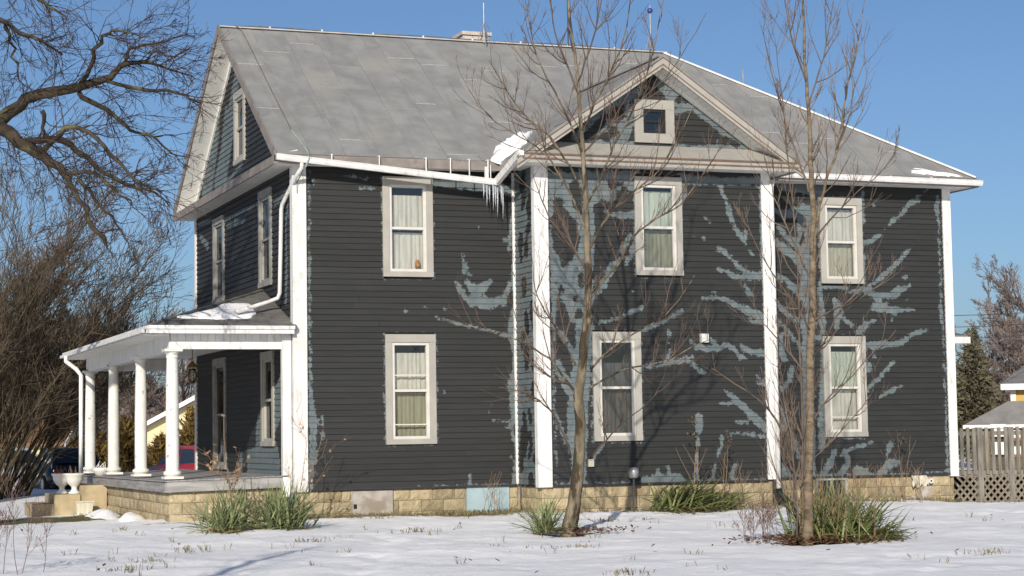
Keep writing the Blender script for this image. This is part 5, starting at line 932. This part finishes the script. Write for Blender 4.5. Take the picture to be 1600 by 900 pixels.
for k in range(1100):
    x, y = rg.gauss(4.7, .5), rg.gauss(-9.8, .3)
    if k % 5 == 0: x, y = rg.gauss(2.65, .35), rg.gauss(-6.5, .2)
    if k % 17 == 0: x, y = rg.uniform(-7, 14), rg.uniform(-14, -2)
    z = gz(x, y)+.02+rg.random()*.07; s = rg.uniform(.02, .045); a = rg.uniform(0, 6.28); e = Vector((math.cos(a), math.sin(a), rg.uniform(-.5,.7)))*s; g = Vector((-math.sin(a), math.cos(a), rg.uniform(-.5,.5)))*s*.6; c = Vector((x, y, z))
    lt.add([c-e, c+g+Vector((0,0,.006)), c+e, c-g], [(0,1,2), (0,2,3)])
tag(obj('leaf_litter', lt, M_['litter']), 'fallen red-brown leaves on the snow under the trees', 'leaves', kind='stuff')
def dry_plant(name, label, cat, x, y, h, n, seed, mt='drystem', leaf=None, nleaf=0, spread=.1, leafs=.03, lev=1, r0=.008, head=None, group=None, lean=(0,0)):
    r = random.Random(seed); z = gz(x, y); t = thing(name, label, cat, (x, y, z), group); mb = MB()
    tips = []
    for k in range(n):
        p = Vector((x+r.gauss(0, spread), y+r.gauss(0, spread), z-.03)); d = Vector((r.uniform(-.25,.25)+lean[0], r.uniform(-.25,.25)+lean[1], 1))
        mb = MB(); n0 = 0; sprig(mb, p, d, h*r.uniform(.7, 1), r0, lev, r, .1, .1, (4, 7), .8, .0022); tips += [Vector(mb.v[i]) for i in range(n0, len(mb.v), 5) if mb.v[i][2] > z+h*.3]
        obj('stem', mb, M_[mt], t)
    if leaf and tips:
        lm = MB()
        for k in range(nleaf):
            c = r.choice(tips)+rv(r)*.02; e = rv(r).normalized()*leafs; g = rv(r).normalized()*leafs*.7; lm.add([c-e, c+g, c+e, c-g], [(0,1,2), (0,2,3)])
        obj('leaves', lm, M_[leaf], t)['kind'] = 'stuff'
    if head:
        hm = MB()
        for k in range(head):
            c = Vector((x+lean[0]*h+r.gauss(0, .045), y+r.gauss(0, .04), z+h*r.uniform(.78, 1.0))); hm.lathe([(0,-.02),(.013,-.012),(.016,.0),(.01,.014),(0,.02)], c, 5)
        obj('seed_head', hm, M_['seed'], t)['kind'] = 'stuff'
dry_plant('dry_sapling', 'dry sapling with curled tan leaves in front of the porch', 'sapling', -1.33, -1.2, 2.02, 1, 3, leaf='dryleaf', nleaf=70, spread=.01, leafs=.04, lev=2, r0=.018)
dry_plant('dry_sapling', 'thin sapling with a few curled leaves by the white corner board', 'sapling', -.3, -1.2, 1.8, 2, 5, leaf='dryleaf', nleaf=28, spread=.05, leafs=.03, lev=2, r0=.009)
dry_plant('dry_stalk', 'tall dry stalk with seed heads by the strap leaves', 'dry plant', 6.75, -1.6, 1.65, 2, 6, spread=.03, head=16, r0=.012)
dry_plant('dry_stalk', 'leaning dry stalk with seed heads mid bay wall', 'dry plant', 7.25, -1.6, 1.4, 2, 7, spread=.02, head=13, lean=(.12, 0), r0=.011)
dry_plant('dry_stalk', 'short twiggy dry stems by the bay downspout', 'dry plant', 7.75, -1.5, .85, 9, 8, spread=.16)
dry_plant('dry_stalk', 'dry seed stalk against the right end wall', 'dry plant', 11.7, -.4, 1.35, 3, 9, spread=.04, head=14, r0=.008)
dry_plant('dry_stalk', 'tangle of bare stems along the right foundation', 'dry plant', 11.4, -.35, .75, 12, 10, spread=.4)
dry_plant('dry_stalk', 'dry stems against the blue panel', 'dry plant', 3.5, -.35, .75, 5, 11, spread=.18)
dry_plant('red_weeds', 'reddish dry weeds at the lower left edge', 'weeds', -5.75, -9.9, 1.0, 6, 12, 'redstem', spread=.2, lev=2, r0=.006, leaf='redstem', nleaf=60, leafs=.008)
dry_plant('red_weeds', 'low reddish weeds left of the young tree', 'weeds', 4.0, -9.5, .62, 14, 13, 'redstem', spread=.22, lev=2, r0=.004)
dry_plant('bed_stems', 'thin brown stems among the leafy bed', 'dry plant', 4.85, -9.75, .95, 18, 14, spread=.25, r0=.006)

# ---------------------------------------------------------------- deck railing at the right
FY = .75
t = thing('deck_railing', 'weathered picket railing over a lattice skirt right of the house', 'railing', (15.5, FY, -.7))
pk = MB().box(-.037, .037, -.012, .012, 0, .93).mesh('picket', M_['oldwood']); po = MB().box(-.06, .06, -.05, .05, 0, 1.58).mesh('post', M_['oldwood'])
rp = random.Random(2)
x = 13.62
while x < 18.5:
    k = round((x-13.62)/.147)
    if k % 5 == 4: put('post', po, t, (x, FY+.03, -.7))
    else: put('picket', pk, t, (x, FY-.03, -.055+rp.uniform(-.012,.012)), (0, rp.gauss(0,.006), 0))
    x += .147
obj('rail', MB().box(13.5, 18.6, FY, FY+.04, .72, .8), M_['oldwood'], t); obj('rail', MB().box(13.5, 18.6, FY, FY+.04, -.1, .02), M_['oldwood'], t)
obj('deck_floor', MB().box(13.3, 18.6, FY+.05, 3.0, -.06, -.02), M_['oldwood'], t)
ls = MB().box(-.022, .022, -.005, .005, 0, .9).mesh('lattice_slat', M_['lattice'])
x = 13.3
while x < 18.6:
    put('lattice_slat', ls, t, (x, FY-.012, -.72), (0, R(45), 0)); put('lattice_slat', ls, t, (x+.66, FY-.001, -.72), (0, R(-45), 0)); x += .16
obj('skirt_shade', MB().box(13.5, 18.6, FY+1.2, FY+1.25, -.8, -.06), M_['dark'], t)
def at(px, D, z=-.6):       # a spot on the ground plan, D metres ahead of the camera at a bearing
    s = (px-800)/3049.9*D; c = math.cos(yaw); q = math.sin(yaw)
    return -8.1845+D*q+s*c, -32.7496+D*c-s*q
# ---------------------------------------------------------------- thicket left of the porch
def thicket(name, label, x, y, n, h, rad, lean, seed, tw=(10, 15)):
    r = random.Random(seed); t = thing(name, label, 'shrub', (x, y, gz(x, y)), 'overgrown shrubs beyond the porch'); st = MB(); cr = MB()
    for k in range(n):
        a = r.uniform(0, 6.28); q = rad*math.sqrt(r.random()); p = Vector((x+q*math.cos(a), y+q*math.sin(a), gz(x, y)-.1)); H = h*r.uniform(.55, 1.0)
        d = Vector((math.cos(a)*.3+lean[0], math.sin(a)*.3+lean[1], 1)).normalized(); pts = [p]; m = 9
        for i in range(m):
            d = (d+rv(r)*.13+Vector((lean[0]*.05, 0, -.012))).normalized(); pts.append(pts[-1]+d*H/m)
        r0 = r.uniform(.014, .045); rr = [r0*(1-.85*i/m) for i in range(m+1)]
        st.tube(pts, rr, 5)
        for j in range(r.randint(*tw)):
            u = r.uniform(.3, 1)*m; i = min(m-1, int(u)); b = pts[i].lerp(pts[i+1], u-i); td = (pts[i+1]-pts[i]).normalized()
            sprig(cr, b, td+rv(r)*.8, r.uniform(.6, 1.7), .011, 1 if r.random() < .72 else 2, r, .1, .2, (4, 7), .75, .0055)
    obj('stems', st, M_['thick'], t, True); obj('twigs', cr, M_['thicktwig'], t)
thicket('overgrown_shrub', 'huge twiggy overgrown shrub at the left edge', *at(-85, 49), 90, 9.0, 1.2, (.12, 0), 1, (16, 22))
thicket('overgrown_shrub', 'leaning twiggy shrub between the large shrub and the porch', *at(5, 52), 50, 7.2, .6, (.3, 0), 2, (14, 20))

# ---------------------------------------------------------------- far bare trees, two kinds copied
def far_tree_parts(h, seed, mt='fartwig'):
    r = random.Random(seed); tr = MB(); cr = MB(); pts = [Vector((0,0,-.3))]; d = Vector((0,0,1)); m = 8
    for i in range(m):
        d = (d+rv(r)*.08+Vector((0,0,.1))).normalized(); pts.append(pts[-1]+d*h*.8/m)
    rr = [h*.022*(1-.85*i/m) for i in range(m+1)]; tr.tube(pts, rr, 7)
    for k in range(30):
        u = r.uniform(.22, 1)*m; i = min(m-1, int(u)); b = pts[i].lerp(pts[i+1], u-i); a = r.uniform(0, 6.28)
        sprig(cr, b, Vector((math.cos(a), math.sin(a), r.uniform(.3, 1.1))), h*r.uniform(.2, .42), h*.007, 3, r, .1, .2, (5, 7), .75, .011)
    return tr.mesh('trunk', M_['thick'], True), cr.mesh('crown', M_[mt])
FT = [far_tree_parts(9, 1), far_tree_parts(8, 5)]
def far_tree(label, x, y, k, s, rz):
    t = thing('bare_tree', label, 'tree', (x, y, -.6), 'far bare trees')
    put('trunk', FT[k][0], t, (x, y, -.6), (0,0,rz), s); put('crown', FT[k][1], t, (x, y, -.6), (0,0,rz), s)
for lab, px, D, k, s, rz in (('bare tree filling the gap behind the middle porch columns', 215, 100, 0, .95, 0), ('bare tree behind the near porch column', 290, 108, 1, 1.1, 1), ('bare tree behind the leftmost porch column', 120, 104, 1, 1.0, 2), ('bare tree beyond the large overgrown shrub', 20, 95, 0, 1.2, 3), ('bare tree hidden mostly behind the far house', 380, 120, 0, 1.2, 4),
        ('tall bare tree at the right edge of the picture', 1640, 90, 0, 1.0, .5), ('bare reddish tree between the spruce and the yellow building', 1572, 115, 1, .95, 1.5), ('bare tree behind the yellow building', 1600, 110, 1, 1.1, 2.5), ('bare tree behind the spruce', 1520, 118, 0, .85, 3.5)):
    x, y = at(px, D); far_tree(lab, x, y, k, s, rz)
wm = MB(); rw = random.Random(5)
for k in range(150):
    px = rw.choice((rw.uniform(-150, 480), rw.uniform(1400, 1850))); D = rw.uniform(150, 200); x, y = at(px, D)
    for j in range(9):
        p = Vector((x+rw.gauss(0, 1.6), y+rw.gauss(0, 1.5), -.8)); sprig(wm, p, Vector((rw.uniform(-.3,.3), 0, 1)), rw.uniform(3.5, 6.5), .06, 1, rw, .1, .15, (5, 8), .6, .022)
tag(obj('far_woods', wm, M_['fartwig']), 'far-off belt of bare brown woodland', 'woods', kind='stuff')
# spruce
def conifer(name, label, x, y, h, rad, mt, seed, n=26, base=.6, cat='tree', droop=-.25, group=None, dens=1.0):
    r = random.Random(seed); t = thing(name, label, cat, (x, y, -.6), group)
    obj('trunk', MB().tube([(x, y, -.8), (x+.03, y, h*.5), (x, y, h-.6)], [rad*.08, rad*.05, .02], 7), M_['thick'], t, True); cr = MB()
    for k in range(n):
        f = (k+r.random())/n; z = -.6+base+(h-base)*f; L = rad*(1-f)**.85*(.75+.4*r.random())+.1; m = max(4, int(9*(1-f)+4))
        for j in range(m):
            a = 2*math.pi*(j+r.random())/m; d = Vector((math.cos(a), math.sin(a), droop+.4*f))
            for s in range(int((5+L*5)*dens)):
                u = r.uniform(.25, 1.05)*L; c = Vector((x, y, z))+d*u+rv(r)*.16; g = (d+rv(r)*.7).normalized()*r.uniform(.1, .2); e = g.cross(rv(r)).normalized()*.05
                cr.add([c-g-e, c-g+e, c+g], [(0,1,2)])
    obj('crown', cr, M_[mt], t)
x, y = at(1517, 76); conifer('spruce_tree', 'dark spruce beyond the right corner of the house', x, y, 5.2, 1.5, 'needle', 1, 30, dens=1.6)
for i, (lab, px, D, h, rd) in enumerate((('brown-green columnar evergreen behind the third porch column', 196, 66, 2.2, .62), ('brown-green columnar evergreen left of the third porch column', 155, 68, 1.7, .6), ('rusty columnar evergreen in front of the cream house', 298, 72, 2.6, .8), ('low rusty evergreen behind the red car', 252, 74, 1.6, .8), ('small evergreen beside the leftmost column', 118, 70, 1.5, .5))):
    x, y = at(px, D); conifer('columnar_evergreen', lab, x, y, h-.1, rd, 'arbor', 10+i, 22, .05, 'evergreen', .5, 'columnar evergreens beyond the porch', 1.5)

# ---------------------------------------------------------------- far houses
def far_house(label, px, D, w, d, hw, hr, rot, wall, roofm, name='far_house', windows=(), z0=-.7, trimw=.22):
    x, y = at(px, D); t = thing(name, label, 'house', (x, y, z0)); c, s = math.cos(rot), math.sin(rot)
    g = lambda a, b, z: (x+a*c-b*s, y+a*s+b*c, z0+z)
    P = [g(-w/2,0,0), g(w/2,0,0), g(w/2,0,hw), g(0,0,hr), g(-w/2,0,hw)]
    n = Vector(g(0,d,0))-Vector(g(0,0,0)); obj('wall', MB().slab(P, n), M_[wall], t)
    o = .5; k = (hr-hw)/(w/2)
    rf = obj('roof', MB().slab([g(-w/2-o,-o,hw-o*k+.05), g(0,-o,hr+.05), g(0,d+o,hr+.05), g(-w/2-o,d+o,hw-o*k+.05)], (0,0,.15)).slab([g(0,-o,hr+.05), g(w/2+o,-o,hw-o*k+.05), g(w/2+o,d+o,hw-o*k+.05), g(0,d+o,hr+.05)], (0,0,.149)), M_[roofm], t)
    for sg in (-1, 1): obj('rake_board', MB().slab([g(sg*(w/2+o),-o-.05,hw-o*k+.2), g(0,-o-.05,hr+.2), g(0,-o-.05,hr+.2-trimw), g(sg*(w/2+o),-o-.05,hw-o*k+.2-trimw)], Vector(g(0,.04,0))-Vector(g(0,0,0))), M_['white'], rf)
    for a0, a1, za, zb_ in windows:
        f = obj('window', MB().slab([g(a0,-.06,za), g(a1,-.06,za), g(a1,-.06,zb_), g(a0,-.06,zb_)], Vector(g(0,.05,0))-Vector(g(0,0,0))), M_['white'], t)
        e = .1; obj('pane', MB().slab([g(a0+e,-.08,za+e), g(a1-e,-.08,za+e), g(a1-e,-.08,zb_-e), g(a0+e,-.08,zb_-e)], Vector(g(0,.018,0))-Vector(g(0,0,0))), M_['carglass'], f)
    return t
far_house('cream house with a white-edged gable beyond the porch', 345, 90, 8.6, 9, 1.75, 4.0, -.36, 'creamwall', 'brownroof', windows=((-3.2, -2.2, .7, 1.6), (-.8, .4, .7, 1.8)))
far_house('house with a long brown shingle roof beyond the porch', 120, 98, 9, 8, 1.5, 3.2, -.36+1.57, 'creamwall', 'brownroof')
far_house('pale blue house beyond the left shrubs', 95, 98, 5.5, 6, 2.0, 2.7, -.36+1.5, 'bluewall', 'greyroof', windows=((-1.2,-.2,.9,1.7),))
# yellow building right
x, y = at(1612, 68); c, s = math.cos(-.66), math.sin(-.66); t = thing('yellow_building', 'yellow building with white trimmed windows beyond the railing', 'building', (x, y, -.7))
g = lambda a, b, z: (x+a*c-b*s, y+a*s+b*c, z)
def gbox(name, a0, a1, b0, b1, z0, z1, mt, p): return obj(name, MB().slab([g(a0,b0,z0), g(a1,b0,z0), g(a1,b0,z1), g(a0,b0,z1)], Vector(g(0,b1-b0,0))-Vector(g(0,0,0))), M_[mt], p)
gbox('wall', -.75, 6, 0, 7, -.8, 2.25, 'yellowwall', t); gbox('corner_board', -.8, -.62, -.05, -.01, -.8, 2.25, 'white', t)
obj('roof', MB().slab([g(-1.1,-.4,2.25), g(6.4,-.4,2.25), g(6.4,3.5,3.2), g(-.2,3.5,3.2)], (0,0,.12)), M_['greyroof'], t); gbox('fascia', -1.1, 6.4, -.45, -.41, 2.15, 2.36, 'white', t)
for a0, za in ((-1.35, -.05), (-1.35, .55)):
    f = gbox('window', a0+.0, a0+.5, -2.6, -2.55, za, za+.42, 'white', t)
t = thing('grey_roofed_shed', 'low white shed with grey hip roof behind the railing', 'shed', g(-1.2, -2.4, -.7))
gbox('wall', -2.0, .6, -2.4, -.6, -.8, .85, 'thick', t); gbox('fascia', -2.25, .85, -2.65, -2.6, .83, .95, 'white', t)
obj('roof', MB().slab([g(-2.25,-2.6,.95), g(.85,-2.6,.95), g(.85,-1.5,1.75), g(-.8,-1.5,1.75)], (0,0,-.06)), M_['greyroof'], t)
for za in (-.15, .4): 
    f = gbox('window', -.9, -.35, -2.45, -2.41, za, za+.4, 'brownroof', t); gbox('pane', -.86, -.39, -2.47, -2.455, za+.1, za+.36, 'white', f)
# power lines
t = thing('power_line', 'sagging power lines running from the house to the right', 'power line', (13.6, 8, 3))
x1, y1 = at(1900, 95)
for k in range(3):
    A_ = Vector((13.4, 8.4, 3.2+.3*k)); B_ = Vector((x1, y1, 7.2+.5*k)); mbp = MB(); mbp.tube([A_.lerp(B_, u)-Vector((0,0,4*.9*u*(1-u))) for u in np.linspace(0, 1, 16)], .012, 4); obj('wire', mbp, M_['iron'], t)

# ---------------------------------------------------------------- parked cars
def car(name, label, px, D, rot, paint, z=-.68, sc=1.0):
    x, y = at(px, D); t = thing(name, label, 'car', (x, y, z), 'cars parked beyond the porch'); M4 = Matrix.Translation((x, y, z)) @ Matrix.Rotation(rot, 4, 'Z') @ Matrix.Scale(sc, 4)
    def part(nm, mb, mt, par=t, smooth=False):
        mb.v = [tuple(M4 @ Vector(v)) for v in mb.v]; return obj(nm, mb, M_[mt], par, smooth)
    # lower body: stations along the length (x), half width, bottom, belt
    st = [(-2.2,.62,.42,.72),(-2.12,.78,.3,.86),(-1.6,.86,.24,.92),(-.6,.88,.22,.94),(.6,.88,.22,.92),(1.4,.85,.24,.84),(2.0,.76,.28,.74),(2.2,.6,.4,.62)]
    V = []; 
    for xx, w, b, h in st:
        V += [(xx,-w*.9,b),(xx,-w,b+(h-b)*.35),(xx,-w,b+(h-b)*.7),(xx,-w*.86,h),(xx,w*.86,h),(xx,w,b+(h-b)*.7),(xx,w,b+(h-b)*.35),(xx,w*.9,b)]
    F = [(i*8+k, i*8+(k+1) % 8, (i+1)*8+(k+1) % 8, (i+1)*8+k) for i in range(7) for k in range(8)]+[tuple(range(8)), tuple(63-k for k in range(8))]
    body = part('body', MB().add(V, F), paint, t, True)
    def cabin(e, z0, z1):
        cs = [(-1.95,.72,z0),(-1.45,.62,z1),(.15,.6,z1+.02),(1.0,.72,z0-.03)]
        V = []
        for xx, w, zz in cs: V += [(xx,-w-e,zz),(xx,w+e,zz)]
        B = [(-1.95,-.75,.8),(-1.95,.75,.8),(1.0,-.75,.8),(1.0,.75,.8)]
        return MB().add(V+B, [(0,1,3,2),(2,3,5,4),(4,5,7,6),(0,2,4,6,10,8),(1,9,11,7,5,3),(8,9,1,0),(10,6,7,11)])
    part('cabin', cabin(0, .9, 1.42), paint, t)
    part('rear_window', MB().add([(-1.93,-.6,.98),(-1.93,.6,.98),(-1.53,.52,1.36),(-1.53,-.52,1.36)], [(0,1,2,3)]), 'carglass'); part('windscreen', MB().add([(.98,-.62,.93),(.98,.62,.93),(.22,.54,1.38),(.22,-.54,1.38)], [(0,1,2,3)]), 'carglass')
    for sgn in (-1, 1):
        for a in ((-1.72,-1.36,-.62,-.62),(-.56,-.56,.12,.78)):
            part('side_window', MB().add([(a[0],sgn*.725,.97),(a[1],sgn*.645,1.35),(a[2],sgn*.64,1.36),(a[3],sgn*.735,.95)], [(0,1,2,3)]), 'carglass')
        part('tail_light', MB().box(-2.235,-2.12,sgn*.62-.12,sgn*.62+.12,.66,.8), 'taillight')
        for xx in (-1.35, 1.4):
            w = part('wheel', MB().tube([(xx,sgn*.7,.32),(xx,sgn*.89,.32)], .32, 18), 'tyre'); part('rim', MB().tube([(xx,sgn*.86,.32),(xx,sgn*.9,.32)], .2, 12), 'carsilver', w)
    part('bumper', MB().box(-2.27,-2.1,-.75,.75,.38,.54), paint); part('licence_plate', MB().box(-2.285,-2.271,-.16,.16,.56,.7), 'plate')
car('parked_car', 'red car seen from behind through the porch', 300, 56, R(104), 'carred', -.74)
car('parked_car', 'dark car parked behind the white urns', 96, 60, R(95), 'carblack', -.75)
car('parked_car', 'silver car half hidden behind the left shrub', 30, 63, -.36+R(20), 'carsilver', -.75)

# a slim tree left of the photographer: only its shadow reaches the picture
t = thing('slim_tree', 'slim bare tree out of frame on the left, its shadow on the snow', 'tree', (-9.6, -21.6, -.7)); rt_ = random.Random(6)
mb = MB(); mb.tube([(-9.6,-21.6,-.9), (-9.55,-21.6,1.5), (-9.7,-21.55,3.4), (-9.5,-21.6,5.2), (-9.55,-21.5,6.0)], [.12,.1,.08,.045,.01], 8); obj('trunk', mb, M_['bark1'], t, True)
mb = MB()
for k in range(16): sprig(mb, Vector((-9.58, -21.58, rt_.uniform(2.2, 5.6))), Vector((rt_.uniform(-1,1), rt_.uniform(-1,1), 1.0)), rt_.uniform(.6, 1.4), .014, 1, rt_, .2)
obj('crown', mb, M_['twig1'], t)
